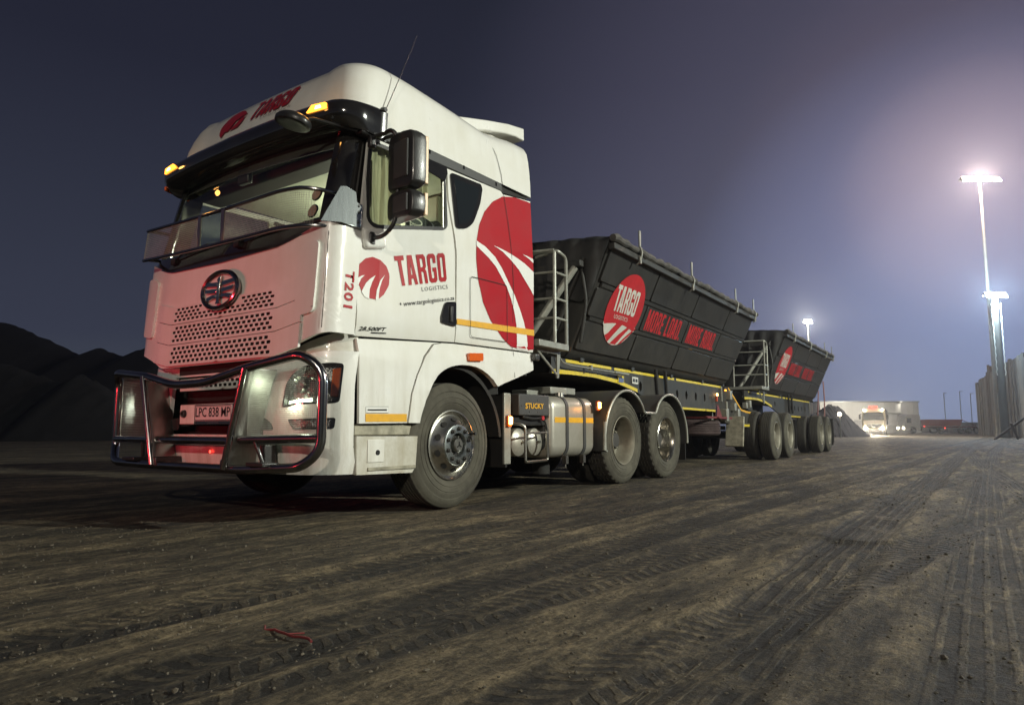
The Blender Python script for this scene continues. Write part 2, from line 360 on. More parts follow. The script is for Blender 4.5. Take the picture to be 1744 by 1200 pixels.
def build_ground():
    def axis(fine0,fine1,st,lo,hi):
        a=list(np.arange(fine0,fine1,st)); s=st; x=fine1
        while x<hi: a.append(x); s*=1.12; x+=s
        a.append(hi); s=st; x=fine0-st; b=[]
        while x>lo: b.append(x); s*=1.12; x-=s
        b.append(lo); return np.array(b[::-1]+a)
    X=axis(-3,9,.035,-400,400); Y=axis(-4.5,14,.06,-120,600)
    gx,gy=np.meshgrid(X,Y); z=ground_height(gx,gy)
    rs=np.random.RandomState(3)
    def vn(sx,sy,amp):
        G=rs.rand(400,400); u=(gx/sx)%399; v=(gy/sy)%399; i=np.floor(u).astype(int);j=np.floor(v).astype(int);fu=u-i;fv=v-j
        fu=fu*fu*(3-2*fu);fv=fv*fv*(3-2*fv)
        return amp*((G[i,j]*(1-fu)+G[(i+1)%400,j]*fu)*(1-fv)+(G[i,(j+1)%400]*(1-fu)+G[(i+1)%400,(j+1)%400]*fu)*fv-.5)
    z=z+vn(.55,1.8,.013)+vn(.16,.5,.010)+vn(.08,.14,.007)+vn(2.5,6,.03)
    z=z-.012
    # flat under the truck's wheels
    k=1/(1+np.exp((gx+.1)/.12)); k*=np.clip((gx+6)/3,0,1)*np.clip((gy+3)/2,0,1)*np.clip((32-gy)/5,0,1)
    z=z*(1-k*.75)-.006*k
    fade=np.clip(1-(np.hypot(gx-3,gy-5)-60)/60,0,1); z=z*fade
    verts=np.stack([gx.ravel(),gy.ravel(),z.ravel()],1); ny,nx=gx.shape
    idx=np.arange(nx*ny).reshape(ny,nx)
    f=np.stack([idx[:-1,:-1].ravel(),idx[:-1,1:].ravel(),idx[1:,1:].ravel(),idx[1:,:-1].ravel()],1)
    me=bpy.data.meshes.new('dirt_ground'); me.from_pydata(verts.tolist(),[],f.tolist()); me.shade_smooth()
    tr,rg,la,ty=ground_height(gx,gy,True)
    for nm,av in (('track',tr),('ridge',rg),('lat',la),('ttype',ty)):
        at=me.attributes.new(nm,'FLOAT','POINT'); at.data.foreach_set('value',av.ravel().astype(np.float32))
    o=bpy.data.objects.new('dirt_ground',me); COL.objects.link(o); o['kind']='structure'; o['label']='wide dirt yard of trampled brown soil crossed by tyre tracks'
    m=bpy.data.materials.new('rutted_dirt'); m.use_nodes=True; t=m.node_tree; b=t.nodes['Principled BSDF']; n=t.nodes.new; l=t.links.new
    b.inputs['Roughness'].default_value=.82; b.inputs['Specular IOR Level'].default_value=.35
    tcn=n('ShaderNodeTexCoord'); mp=n('ShaderNodeMapping'); mp.inputs['Scale'].default_value=(1,.28,1); l(tcn.outputs['Object'],mp.inputs[0])
    wob=n('ShaderNodeTexNoise'); wob.inputs['Scale'].default_value=.35; l(tcn.outputs['Object'],wob.inputs[0])
    def noise(s,det,vec,rg=.6):
        q=n('ShaderNodeTexNoise'); q.inputs['Scale'].default_value=s; q.inputs['Detail'].default_value=det; q.inputs['Roughness'].default_value=rg; l(vec,q.inputs[0]); return q.outputs[0]
    streak=noise(2.2,9,mp.outputs[0]); fine=noise(38,8,tcn.outputs['Object'],.75); big=noise(.45,4,mp.outputs[0])
    def mth(op,a,c):
        q=n('ShaderNodeMath'); q.operation=op
        for k,v in enumerate((a,c)):
            if isinstance(v,(int,float)): q.inputs[k].default_value=v
            else: l(v,q.inputs[k])
        return q.outputs[0]
    def attr(nm):
        q=n('ShaderNodeAttribute'); q.attribute_name=nm; return q.outputs['Fac']
    trk,rdg=attr('track'),attr('ridge')
    lat,typ=attr('lat'),attr('ttype')
    def step(v,a,c):
        q=n('ShaderNodeMapRange'); q.interpolation_type='SMOOTHSTEP'; q.inputs[1].default_value=a; q.inputs[2].default_value=c; l(v,q.inputs[0]); return q.outputs[0]
    sp=n('ShaderNodeSeparateXYZ'); l(tcn.outputs['Object'],sp.inputs[0])
    wn=noise(7,4,tcn.outputs['Object']); wn2=noise(2.3,3,tcn.outputs['Object'])
    yy=mth('ADD',mth('MULTIPLY',sp.outputs['Y'],1/.078),mth('ADD',mth('MULTIPLY',wn,1.3),mth('MULTIPLY',mth('ABSOLUTE',lat,0),1.2)))
    lug=step(mth('PINGPONG',yy,.5),.17,.29)
    rib=step(mth('PINGPONG',mth('ADD',mth('MULTIPLY',lat,2.6),mth('MULTIPLY',wn,.25)),.5),.10,.24)
    # block tread (lugs cut by a centre groove) or ribbed tread
    blk=mth('MULTIPLY',lug,step(mth('ABSOLUTE',lat,0),.05,.16))
    pr=n('ShaderNodeMix'); pr.data_type='FLOAT'; l(typ,pr.inputs[0]); l(rib,pr.inputs[2]); l(blk,pr.inputs[3])
    brk=step(mth('ADD',mth('MULTIPLY',wn2,.6),mth('MULTIPLY',wn,.4)),.36,.50)
    lg=mth('MULTIPLY',mth('MULTIPLY',pr.outputs[0],brk),step(trk,.25,.6))
    mp3=n('ShaderNodeMapping'); mp3.inputs['Scale'].default_value=(1,.14,1); mp3.inputs['Rotation'].default_value=(0,0,R(-4)); l(tcn.outputs['Object'],mp3.inputs[0])
    scr=noise(16,9,mp3.outputs[0],.72)
    crumb=n('ShaderNodeTexVoronoi'); crumb.inputs['Scale'].default_value=26; l(tcn.outputs['Object'],crumb.inputs[0])
    flat=n('ShaderNodeMapRange'); flat.inputs[1].default_value=.45; flat.inputs[2].default_value=.7; l(noise(1.6,6,mp.outputs[0]),flat.inputs[0])
    mid=noise(11,8,mp.outputs[0],.7)
    hgt=mth('ADD',mth('ADD',mth('MULTIPLY',streak,1.5),mth('MULTIPLY',fine,.9)),mth('ADD',mth('MULTIPLY',lg,-.36),mth('MULTIPLY',mth('MULTIPLY',crumb.outputs[0],flat.outputs[0]),-.22)))
    hgt=mth('ADD',hgt,mth('ADD',mth('MULTIPLY',mid,.9),mth('MULTIPLY',scr,.8)))
    bp=n('ShaderNodeBump'); bp.inputs['Strength'].default_value=1; bp.inputs['Distance'].default_value=.15; l(hgt,bp.inputs['Height']); l(bp.outputs[0],b.inputs['Normal'])
    cr=n('ShaderNodeValToRGB'); e=cr.color_ramp.elements; e[0].position=.43; e[0].color=(.018,.0155,.012,1); e[1].position=.58; e[1].color=(.30,.235,.14,1); e.new(.50).color=(.095,.076,.048,1)
    mixv=mth('ADD',mth('ADD',mth('MULTIPLY',streak,.30),mth('MULTIPLY',scr,.22)),mth('ADD',mth('ADD',mth('MULTIPLY',fine,.16),mth('MULTIPLY',mid,.20)),mth('MULTIPLY',big,.12)))
    mixv=mth('ADD',mixv,mth('ADD',mth('MULTIPLY',trk,-.030),mth('ADD',mth('MULTIPLY',rdg,.022),mth('MULTIPLY',lg,-.055))))
    l(mixv,cr.inputs[0])
    spk=n('ShaderNodeTexNoise'); spk.inputs['Scale'].default_value=160; spk.inputs['Detail'].default_value=2; l(tcn.outputs['Object'],spk.inputs[0])
    sm=n('ShaderNodeMapRange'); sm.inputs[1].default_value=.74; sm.inputs[2].default_value=.80; l(spk.outputs[0],sm.inputs[0])
    mxs=n('ShaderNodeMix'); mxs.data_type='RGBA'; l(sm.outputs[0],mxs.inputs[0]); l(cr.outputs[0],mxs.inputs[6]); mxs.inputs[7].default_value=(.40,.35,.24,1)
    mp4=n('ShaderNodeMapping'); mp4.inputs['Scale'].default_value=(1,.45,1); mp4.inputs['Rotation'].default_value=(0,0,R(5)); l(tcn.outputs['Object'],mp4.inputs[0])
    g1_=step(noise(21,9,mp4.outputs[0],.78),.40,.58); g2_=step(noise(60,5,tcn.outputs['Object'],.7),.40,.60)
    fac=mth('ADD',mth('MULTIPLY',g1_,.78),mth('ADD',mth('MULTIPLY',g2_,.42),.28))
    vm=n('ShaderNodeVectorMath'); vm.operation='SCALE'; l(mxs.outputs[2],vm.inputs[0]); l(fac,vm.inputs['Scale']); l(vm.outputs[0],b.inputs['Base Color'])
    rr=n('ShaderNodeMapRange'); rr.inputs[3].default_value=.5; rr.inputs[4].default_value=1; l(fine,rr.inputs[0]); l(rr.outputs[0],b.inputs['Roughness'])
    me.materials.append(m)
build_ground()
# ================================================================== the truck tractor (front axle outer wheel face at x=0,y=0)
XC=-1.31; W=1.31
truck=thing('truck',(0,0,0),'white truck tractor with steel bull bar and red TARGO lettering, nearest vehicle','truck')
def sx(y,z):
    x=0
    if z<1.47: x-=(1.47-z)*.28
    elif z<1.62: x-=0
    if z>2.3: x-=(z-2.3)*.05
    if 1.5<z<2.2 and y<-.5: x-=.018*math.sin((z-1.5)/.7*math.pi)*min(1,(-.5-y)/.4)
    return x
def S(off=.003): return lambda y,z:(sx(y,z)+off,y,z)
def side_panel(name,loops,m,parent,th=.022,base=0,cut=.09,bev=.006,fn=None):
    bm=fill(loops); gridcut(bm,cut); f=fn or sx
    for v in bm.verts: y,z=v.co.x,v.co.y; v.co=Vector((f(y,z)+base,y,z))
    bmesh.ops.recalc_face_normals(bm,faces=bm.faces)
    if sum(fc.normal.x for fc in bm.faces)<0: bmesh.ops.reverse_faces(bm,faces=bm.faces)
    solid(bm,(-th,0,0))
    return obj(name,bm,m,parent,bev,angle=30)
mir=lambda p:(2*XC-p[0],p[1],p[2])
def mirror_bm(bm):
    for v in bm.verts: v.co.x=2*XC-v.co.x
    bmesh.ops.reverse_faces(bm,faces=bm.faces); return bm

# --- inner cab box (walls of the cab behind the panels)
bm=nb()
bb(bm,-2.50,-.06,-1.0,1.18,1.20,1.42)           # floor
bb(bm,-2.50,-.06,1.12,1.18,1.42,3.0)            # rear wall
bb(bm,-2.50,-.06,-1.08,1.18,2.99,3.05)          # ceiling
obj('cab_shell',bm,'dark',truck)
bm=nb(); bb(bm,-2.45,-.11,.60,1.11,1.43,2.98); bb(bm,-2.49,-.07,-1.05,.59,2.95,2.985); bb(bm,-2.46,-.10,-.95,.59,1.43,1.47)
bb(bm,-2.0,-.5,.30,.60,2.55,2.93)
obj('cab_interior',bm,'interior',truck,.02)
# curtains drawn behind the door window
def curtain(y0,y1,zlo,x0,ph):
    bm=nb(); k=46; rows=[]
    for z in np.linspace(0,1,5):
        row=[]
        for i in range(k+1):
            s=i/k; y=y0+(y1-y0)*s; zl=zlo(s); row.append(bm.verts.new((x0+.014*math.sin(s*26+ph)+.007*math.sin(s*61+z),y+.012*math.sin(z*5+s*9)*(1-z),zl+(2.945-zl)*z)))
        rows.append(row)
    for a,b in zip(rows,rows[1:]):
        for i in range(k): bm.faces.new((a[i],a[i+1],b[i+1],b[i]))
    solid(bm,(-.006,0,0)); obj('curtain',bm,'curtain',truck)
curtain(-1.02,-.60,lambda s:2.27+.03*s,-.10,0); curtain(-.62,-.24,lambda s:2.40+.24*s+.05*math.sin(s*5),-.13,1)
bm=nb(); bb(bm,-2.42,-.14,-1.16,-.86,1.6,2.12); bb(bm,-2.35,-1.5,-.92,-.72,1.95,2.17)
obj('dashboard',bm,'intdark',truck,.04)
for sxx in (-.62,-1.98):
    bm=nb(); bx(bm,(sxx,-.05,1.75),(.52,.5,.16)); bx(bm,(sxx,.22,2.10),(.50,.14,.72),('X',R(-10))); bx(bm,(sxx,.29,2.56),(.30,.11,.22),('X',R(-10)))
    s=obj('seat',bm,'seat',truck,.05,bseg=3)
    if sxx>-1:
        def ss(a,b): return (sxx+.252,a,b)
        polydecal('seat_logo',[[(-.02+.10+.085*math.cos(t/12*math.pi),2.40+.035*math.sin(t/12*math.pi)) for t in range(24)],[(.08+.07*math.cos(t/12*math.pi),2.40+.022*math.sin(t/12*math.pi)) for t in range(24)]],lambda a,b:(-.165,a-.43,b+.04),'wvinyl',s)
        decal('seat_lettering',fontword('FAW',.01),[(-.05,2.335),(.13,2.335),(.13,2.38),(-.05,2.38)],lambda a,b:(-.165,a-.37,b+.04),'wvinyl',s)
# seat side cover carrying the logo
bm=nb(); bx(bm,(-.20,-.22,2.30),(.06,.46,.42),('X',R(-14))); obj('seat_side_cover',bm,'seat',truck,.03)
bm=nb()
for k in range(1): tube(bm,[(-1.95+.21*math.cos(t),-.62+.06*math.sin(t),2.16+.20*math.sin(t)) for t in np.linspace(0,2*math.pi,28,endpoint=False)],.016,8,closed=True)
tube(bm,[(-1.95,-.62,2.16),(-1.95,-.80,2.0)],.03); bx(bm,(-1.95,-.63,2.16),(.40,.02,.05)); obj('steering_wheel',bm,'intdark',truck)
# header console and grab rail seen through the windscreen
bm=nb(); bb(bm,-2.42,-.14,-1.04,-.80,2.86,2.945); obj('header_shelf',bm,'intdark',truck,.03)
bm=nb(); tube(bm,smooth_path([(-2.4,-.2,2.86),(-1.9,.50,2.60),(-.9,.50,2.45)],.1),.022); tube(bm,smooth_path([(-1.75,.58,2.62),(-1.72,.52,2.52),(-1.35,.52,2.46),(-1.32,.58,2.50)],.05),.02); obj('bunk_rail',bm,'intdark',truck)

# --- door
WIN=[(-1.012,2.900),(-1.048,2.584),(-1.048,2.268),(-1.009,2.227),(-0.941,2.218),(-0.177,2.388),(-0.128,2.424),(-0.135,2.80),(-0.155,2.915)]
DOOR=[(-1.123,1.352),(-1.128,2.10),(-1.112,2.30),(-1.030,2.905),(-.98,2.935),(-.125,2.962),(-.112,2.668),(-.045,2.369),(-.018,2.2),(-.006,1.417)]
door=side_panel('door',[DOOR,WIN],'white',truck)
wl=roundloop(WIN,.04,3)
def inset(l,d):
    cx=sum(p[0] for p in l)/len(l);cy=sum(p[1] for p in l)/len(l)
    out=[];n=len(l)
    for i in range(n):
        a=Vector(l[i-1]);b=Vector(l[i]);c=Vector(l[(i+1)%n]); t=(c-a); 
        if t.length<1e-6: out.append(tuple(b)); continue
        nn=Vector((-t.y,t.x)).normalized()
        if nn.dot(Vector((cx,cy))-b)<0: nn=-nn
        q=b+nn*d; out.append((q.x,q.y))
    return out
side_panel('window_frame',[inset(wl,-.012),inset(wl,.020)],'black',door,.03,.004,9,.003)
polydecal('window_glass',[inset(wl,.012)],lambda y,z:(sx(y,z)-.012,y,z),'sideglass',door)
side_panel('wind_deflector',[[(-.60,2.955),(-.56,2.86),(-.17,2.815),(-.13,2.90),(-.14,2.955)]],'gloss_black',door,.012,.035,9,.004)
bm=nb(); b2=[(-.165,2.40),(-.15,2.86)]; tube(bm,[(-.004,-.178,2.40),(-.02,-.172,2.87)],.008,6); obj('window_guide',bm,'alu',door)
polydecal('logo',[[(-1.118,1.80),(-1.115,1.86),(-1.100,1.902),(-1.043,1.955),(-0.974,1.979),(-0.892,1.970),(-0.829,1.932),(-0.800,1.88),(-0.795,1.852),(-0.800,1.79),(-0.809,1.771),(-0.854,1.702),(-0.90,1.665),(-0.934,1.652),(-1.003,1.651),(-1.04,1.67),(-1.079,1.696),(-1.105,1.74)]],S(.0035),'red',door,.06)
polydecal('logo_road',[[(-1.082,1.690),(-1.038,1.763),(-1.00,1.80),(-0.940,1.842),(-0.975,1.78),(-1.0,1.72),(-1.006,1.66),(-1.004,1.645),(-1.05,1.655)]],S(.0055),'wfilm',door,.06)
polydecal('logo_road',[[(-1.128,1.785),(-1.075,1.815),(-1.049,1.823),(-1.085,1.79),(-1.112,1.735),(-1.13,1.75)]],S(.0055),'wfilm',door,.06)
polydecal('logo_road',[[(-0.941,1.645),(-0.926,1.728),(-0.888,1.812),(-0.843,1.863),(-0.873,1.81),(-0.895,1.75),(-0.905,1.70),(-0.907,1.66)]],S(.0055),'wfilm',door,.06)
decal('lettering',blockword('TARGO',.09),[(-0.690,1.797),(-0.126,1.934),(-0.162,2.178),(-0.757,2.029)],S(.0035),'red',door,.08)
decal('lettering',fontword('LOGISTICS',.0,space=1.25),[(-0.436,1.795),(-0.114,1.872),(-0.120,1.906),(-0.443,1.829)],S(.0035),'grey_ink',door,.08)
decal('lettering',fontword('www.targologistics.co.za',.006),[(-0.645,1.628),(-0.028,1.775),(-0.028,1.822),(-0.645,1.680)],S(.0035),'black_ink',door,.08)
polydecal('lettering',[[(-.676+.009*math.cos(t),1.655+.010*math.sin(t)) for t in np.linspace(0,6.28,10,endpoint=False)]],S(.0035),'black_ink',door)
decal('lettering',fontword('28.500FT',.02,.25),[(-1.098,1.392),(-0.825,1.418),(-0.822,1.448),(-1.096,1.424)],S(.0045),'black_ink',door)
decal('badge_bar',fill([[(0,0),(1,0),(1,1),(0,1)]]),[(-0.97,1.387),(-0.815,1.400),(-0.815,1.408),(-0.97,1.396)],S(.0045),'black_ink',door)
hd=side_panel('door_handle',[roundloop([(-0.155,1.748),(-.010,1.772),(-.010,1.548),(-0.208,1.562),(-0.203,1.625)],.03)],'gloss_black',door,.02,.016,9,.005)
bm=nb(); bx(bm,(.022,-.085,1.65),(.018,.035,.14)); obj('lever',bm,'black',hd,.006)
# crease along the lower door and the moulding under the mirror foot
bm=nb(); bx(bm,(-.004,-.98,2.12),(.07,.22,.16),('X',R(12))); obj('mirror_base',bm,'white',door,.03,bseg=4)
# --- sleeper side panel
BACK=1.215
SL=[(.006,1.418),(.006,2.2),(-.02,2.369),(-.088,2.668),(-.100,2.962),(.70,2.985),(.735,2.96),(BACK,3.02),(BACK,1.436),(.84,1.432)]
sl=side_panel('sleeper_panel',[SL],'white',truck)
sw=roundloop([(-0.072,2.938),(0.375,2.956),(0.395,2.913),(0.353,2.758),(0.239,2.542),(0.141,2.467),(-0.012,2.428)],.05,4)
w1=side_panel('window_frame',[sw],'gloss_black',sl,.01,.010,9,.004)
side_panel('window_glass',[inset(sw,.045)],'darkglass',w1,.01,.013,9,0)
polydecal('logo',[[(.280,2.34),(0.286,2.387),(0.333,2.551),(0.420,2.700),(0.557,2.838),(0.723,2.935),(0.922,2.983),(1.10,2.996),(BACK-.002,3.001),(BACK-.002,1.467),(1.111,1.449),(.92,1.453),(.822,1.458),(.679,1.528),(.494,1.674),(.382,1.825),(.304,2.032),(.277,2.219)]],S(.0035),'red',sl,.1)
polydecal('logo_road',[[(0.281,2.389),(.41,2.36),(.559,2.291),(.67,2.20),(.773,2.086),(.88,1.97),(.971,1.839),(1.04,1.72),(1.085,1.602),(1.111,1.446),(.92,1.446),(.916,1.57),(.908,1.684),(.875,1.80),(.822,1.92),(.75,2.03),(.653,2.123),(.57,2.20),(.468,2.258),(.28,2.338)]],S(.0055),'wfilm',sl,.1)
polydecal('logo_road',[[(.54,2.401),(.70,2.39),(.87,2.365),(1.05,2.325),(BACK-.001,2.265),(BACK-.001,2.02),(1.15,2.08),(1.074,2.139),(.95,2.24),(.822,2.31),(.68,2.37)]],S(.0055),'wfilm',sl,.1)
polydecal('logo_road',[[(1.02,2.415),(1.12,2.41),(BACK-.001,2.40),(BACK-.001,2.36),(1.13,2.39)]],S(.0055),'wfilm',sl,.1)
polydecal('reflective_tape',[[(0.008,1.575),(BACK,1.603),(BACK,1.666),(0.008,1.626)]],S(.008),'yellow',sl,.15)
def line_strip(name,pts,surf,wd,m,parent,closed=False):
    bm=nb(); P=[Vector(p) for p in pts]; n=len(P)
    rows=[]
    for i in range(n):
        a=P[i-1] if (i>0 or closed) else P[i]; c=P[(i+1)%n] if (i<n-1 or closed) else P[i]
        t=(c-a).normalized(); nn=Vector((-t.y,t.x))*wd/2
        rows.append((bm.verts.new(surf(*(P[i]+nn))),bm.verts.new(surf(*(P[i]-nn)))))
    for i in range(n if closed else n-1):
        a,b=rows[i],rows[(i+1)%n]; bm.faces.new((a[0],a[1],b[1],b[0]))
    return obj(name,bm,m,parent,smooth=False)
line_strip('locker_seam',roundloop([(0.187,2.035),(0.749,2.045),(0.754,1.494),(0.193,1.483)],.04),S(.0095),.006,'dark',sl,True)
line_strip('fairing_seam',[(0.735,2.96),(.79,2.7),(0.822,2.477),(0.855,2.101),(0.846,1.435)],S(.0095),.007,'dark',sl)
bm=nb(); bb(bm,-2.5,-.05,1.185,BACK,1.40,3.02); obj('cab_rear_wall',bm,'white_dirty',truck)
# mirrored far side wall, plain
bm=fill([[(-1.12,1.352),(-1.12,2.2),(-1.02,2.95),(BACK,3.0),(BACK,1.43)],inset(WIN,0)]); gridcut(bm,.2)
for v in bm.verts: y,z=v.co.x,v.co.y; v.co=Vector((2*XC-sx(y,z),y,z))
solid(bm,(.02,0,0)); obj('far_side_panel',bm,'white',truck)
bm=fill([inset(wl,.0)])
for v in bm.verts: y,z=v.co.x,v.co.y; v.co=Vector((2*XC-sx(y,z)+.01,y,z))
obj('far_window_glass',bm,'sideglass',truck)
# --- black strip under the roof
side_panel('roof_rail_strip',[[(-1.10,2.955),(-1.10,3.10),(.705,3.105),(.725,2.990),(-.14,2.975)]],'strip',truck,.02,.004,9,.003)
bm=nb()
for yy,zz in ((-.78,3.00),(-.33,3.04),(.13,3.045),(.62,3.03)): bx(bm,(sx(yy,zz)+.006,yy,zz),(.006,.020,.035))
islands('strip_bolt',bm,'gloss_black',truck)

# --- plan curves: arc-length coordinate a measured from the centre to the right along a plan outline
def plan(yf,bow,r,w_,flat=0,fy=0):
    """polyline front-centre -> corner -> side; returns function a->(X,y,nx,ny)"""
    pts=[]
    n=40
    for i in range(n+1):
        X=(w_-r)*i/n
        if flat and X>flat: y=yf+fy*((X-flat)/(w_-r-flat))+bow*(X/w_)**2
        else: y=yf+bow*(X/w_)**2
        pts.append((X,y))
    ye=pts[-1][1]
    # heading at the end of the front
    dx=pts[-1][0]-pts[-2][0]; dy=pts[-1][1]-pts[-2][1]; h0=math.atan2(dy,dx); hs=(math.pi/2-h0)
    k=14; X,y=pts[-1]; rr=r
    # integrate an arc that ends exactly at X=w_
    rad=r/(1-math.sin(h0))
    cx=X-rad*math.sin(h0)*1; 
    for i in range(1,k+1):
        h=h0+hs*i/k
        pts.append((X+rad*(math.sin(h)-math.sin(h0)),y-rad*(math.cos(h)-math.cos(h0))))
    yend=pts[-1][1]; pts.append((w_,yend+3))
    cum=[0]
    for p,q in zip(pts,pts[1:]): cum.append(cum[-1]+math.hypot(q[0]-p[0],q[1]-p[1]))
    def f(a):
        s=1 if a>=0 else -1; a=abs(a)
        i=max(0,min(len(cum)-2,int(np.searchsorted(cum,a))-1)); t=(a-cum[i])/(cum[i+1]-cum[i])
        p,q=pts[i],pts[i+1]; x=p[0]+(q[0]-p[0])*t; yy=p[1]+(q[1]-p[1])*t
        tx,ty=q[0]-p[0],q[1]-p[1]; L_=math.hypot(tx,ty); return (XC+s*x,yy,s*ty/L_,-tx/L_)
    f.arc0=cum[n]; f.arc1=cum[n+k]; f.yend=yend
    f.side=lambda yv: cum[n+k]+(yv-yend)
    return f
def surf_of(fz):
    """fz(z)->plan function ; returns surface (a,z,off)->point"""
    cache={}
    def s(a,z,off=0):
        k=round(z,3)
        if k not in cache: cache[k]=fz(k)
        x,y,nx,ny=cache[k](a); return (x+nx*off,y+ny*off,z)
    s.at=lambda z: cache.setdefault(round(z,3),fz(round(z,3)))
    return s
def surf_panel(name,loops,sf,m,parent,off=0,th=.02,cut=.06,bev=.004,angle=30,side=1):
    bm=fill(loops)
    if cut: gridcut(bm,cut)
    ps=[(v.co.x,v.co.y) for v in bm.verts]
    inner=[Vector(sf(a,z,off-th)) for a,z in ps]
    for v,(a,z) in zip(bm.verts,ps): v.co=Vector(sf(a,z,off))
    bmesh.ops.recalc_face_normals(bm,faces=bm.faces)
    bm.verts.index_update(); n0=len(bm.verts)
    if th:
        mp={}
        r=bmesh.ops.extrude_face_region(bm,geom=bm.faces[:],use_keep_orig=True)
        key={tuple(round(c,5) for c in sf(a,z,off)):i for i,(a,z) in enumerate(ps)}
        for v in [g for g in r['geom'] if isinstance(g,bmesh.types.BMVert)]:
            i=key.get(tuple(round(c,5) for c in v.co))
            if i is not None: v.co=inner[i]
        bmesh.ops.recalc_face_normals(bm,faces=bm.faces)
    return obj(name,bm,m,parent,bev,angle=angle)
# upper front (hood) surface
def hoodplan(z): 
    t=(z-1.19)/.9
    return plan(-1.485+.05*t,.0,.14,W-.003,.80,.035)
HS=surf_of(hoodplan)
hf=hoodplan(1.6); AE=hf.side(-1.133)
def top(a): 
    a=abs(a); return 2.035+.02*a+(.13*max(0,min(1,(a-.75)/.5))**1.3)
def bot(a):
    a=abs(a); return 1.185 if a<.80 else 1.185+.17*min(1,(a-.80)/.50)**.8
aa=np.linspace(-AE,AE,61)
loop=[(a,bot(a)) for a in aa]+[(a,top(a)) for a in aa[::-1]]
hood=surf_panel('front_panel',[loop],HS,'white',truck,0,.03,.06,.008)
# corner air deflector recess
for s in (1,-1):
    surf_panel('corner_deflector',[roundloop([(s*1.02,1.47),(s*1.20,1.50),(s*1.205,2.03),(s*1.10,2.03),(s*1.00,1.98)],.04)],HS,'white',hood,.022,.024,.05,.010)
line_strip('corner_seam',[(1.262,1.385),(1.262,2.10)],lambda a,z:HS(a,z,.003),.005,'dark',hood)
# dark slot on the far corner
surf_panel('corner_vent',[roundloop([(-1.40,1.42),(-1.34,1.42),(-1.32,1.80),(-1.38,1.80)],.01)],HS,'gloss_black',hood,.03,.02,0,.004)
# fleet number running down the corner
decal('fleet_number',fontword('T201',.028,space=1.12),[(HS.at(1.7).side(-1.252),1.825),(HS.at(1.7).side(-1.252),1.545),(HS.at(1.7).side(-1.165),1.545),(HS.at(1.7).side(-1.165),1.825)],lambda a,z:HS(a,z,.004),'red',hood,.05)
# --- grille bands with punched holes
KX=.775
def band(z0,z1,rows,off,name='grille',half=.715,parent=truck,sf=HS,emb=None,ends=True,pitch=.0681):
    bm=nb(); hh=(z1-z0)/rows; ncol=int(round(2*half/pitch))
    sh0=.085 if emb is not None or ends else .06
    pt=lambda a,z,o=0: bm.verts.new(sf(a+sh0,z,off+o))
    for r in range(rows):
        za=z0+r*hh; zb=za+hh
        sh=.5 if r%2 else 0
        x0=-half
        cells=[(x0+(c+sh)*pitch,x0+(c+1+sh)*pitch) for c in range(ncol-(1 if r%2 else 0))]
        if r%2: 
            for (p,q) in ((x0,x0+.5*pitch),(x0+(ncol-.5)*pitch,x0+ncol*pitch)):
                bm.faces.new((pt(p,za),pt(q,za),pt(q,zb),pt(p,zb)))
        for (p,q) in cells:
            m_=(p+q)/2; zc=(za+zb)/2
            if emb and abs(m_)<emb and r>=rows-2:
                bm.faces.new((pt(p,za),pt(q,za),pt(q,zb),pt(p,zb))); continue
            w2=pitch*.39; h2=hh*.34; c=.35
            oct_=[(-1,-1+c),(-1+c,-1),(1-c,-1),(1,-1+c),(1,1-c),(1-c,1),(-1+c,1),(-1,1-c)]
            o_=[pt(m_+u*w2,zc+v*h2) for u,v in oct_]; i_=[pt(m_+u*w2*.9,zc+v*h2*.9,-.005) for u,v in oct_]
            A,B,C_,D=pt(p,za),pt(q,za),pt(q,zb),pt(p,zb)
            bm.faces.new((A,B,o_[2],o_[1])); bm.faces.new((B,C_,o_[4],o_[3])); bm.faces.new((C_,D,o_[6],o_[5])); bm.faces.new((D,A,o_[0],o_[7]))
            bm.faces.new((A,o_[1],o_[0])); bm.faces.new((B,o_[3],o_[2])); bm.faces.new((C_,o_[5],o_[4])); bm.faces.new((D,o_[7],o_[6]))
            for k in range(8): bm.faces.new((o_[k],o_[(k+1)%8],i_[(k+1)%8],i_[k]))
    # rim of the band and end wings
    def strip(a0,a1,zlo,zhi,n=8):
        for k in range(n):
            p=a0+(a1-a0)*k/n;q=a0+(a1-a0)*(k+1)/n
            bm.faces.new((pt(p,zlo(p)),pt(q,zlo(q)),pt(q,zhi(q)),pt(p,zhi(p))))
    hx=ncol*pitch-half
    m0,m1=z0-.016,z1+.014
    c=lambda v:(lambda a:v)
    strip(-half,hx,c(m0),c(z0),26); strip(-half,hx,c(z1),c(m1),26)
    if ends:
        rise=lambda a:.055*max(0,(abs(a)-.74)/.27)
        strip(hx,1.0,lambda a:m0+rise(a),lambda a:m1+rise(a)); strip(-1.0,-half,lambda a:m0+rise(a),lambda a:m1+rise(a))
        e=1.0
    else: strip(hx,half+.04,c(m0),c(m1),2); strip(-half-.04,-half,c(m0),c(m1),2); e=half+.04; rise=lambda a:0
    # edges folded back
    N_=48
    for zz in (m0,m1):
        for k in range(N_):
            p=-e+2*e*k/N_;q=-e+2*e*(k+1)/N_
            bm.faces.new((pt(p,zz+rise(p)),pt(q,zz+rise(q)),pt(q,zz+rise(q),-.020),pt(p,zz+rise(p),-.020)))
    for p in (-e,e): bm.faces.new((pt(p,m0+rise(p)),pt(p,m1+rise(p)),pt(p,m1+rise(p),-.020),pt(p,m0+rise(p),-.020)))
    bmesh.ops.remove_doubles(bm,verts=bm.verts,dist=.0004); bmesh.ops.recalc_face_normals(bm,faces=bm.faces)
    return obj(name,bm,'white',parent,smooth=True,angle=25)
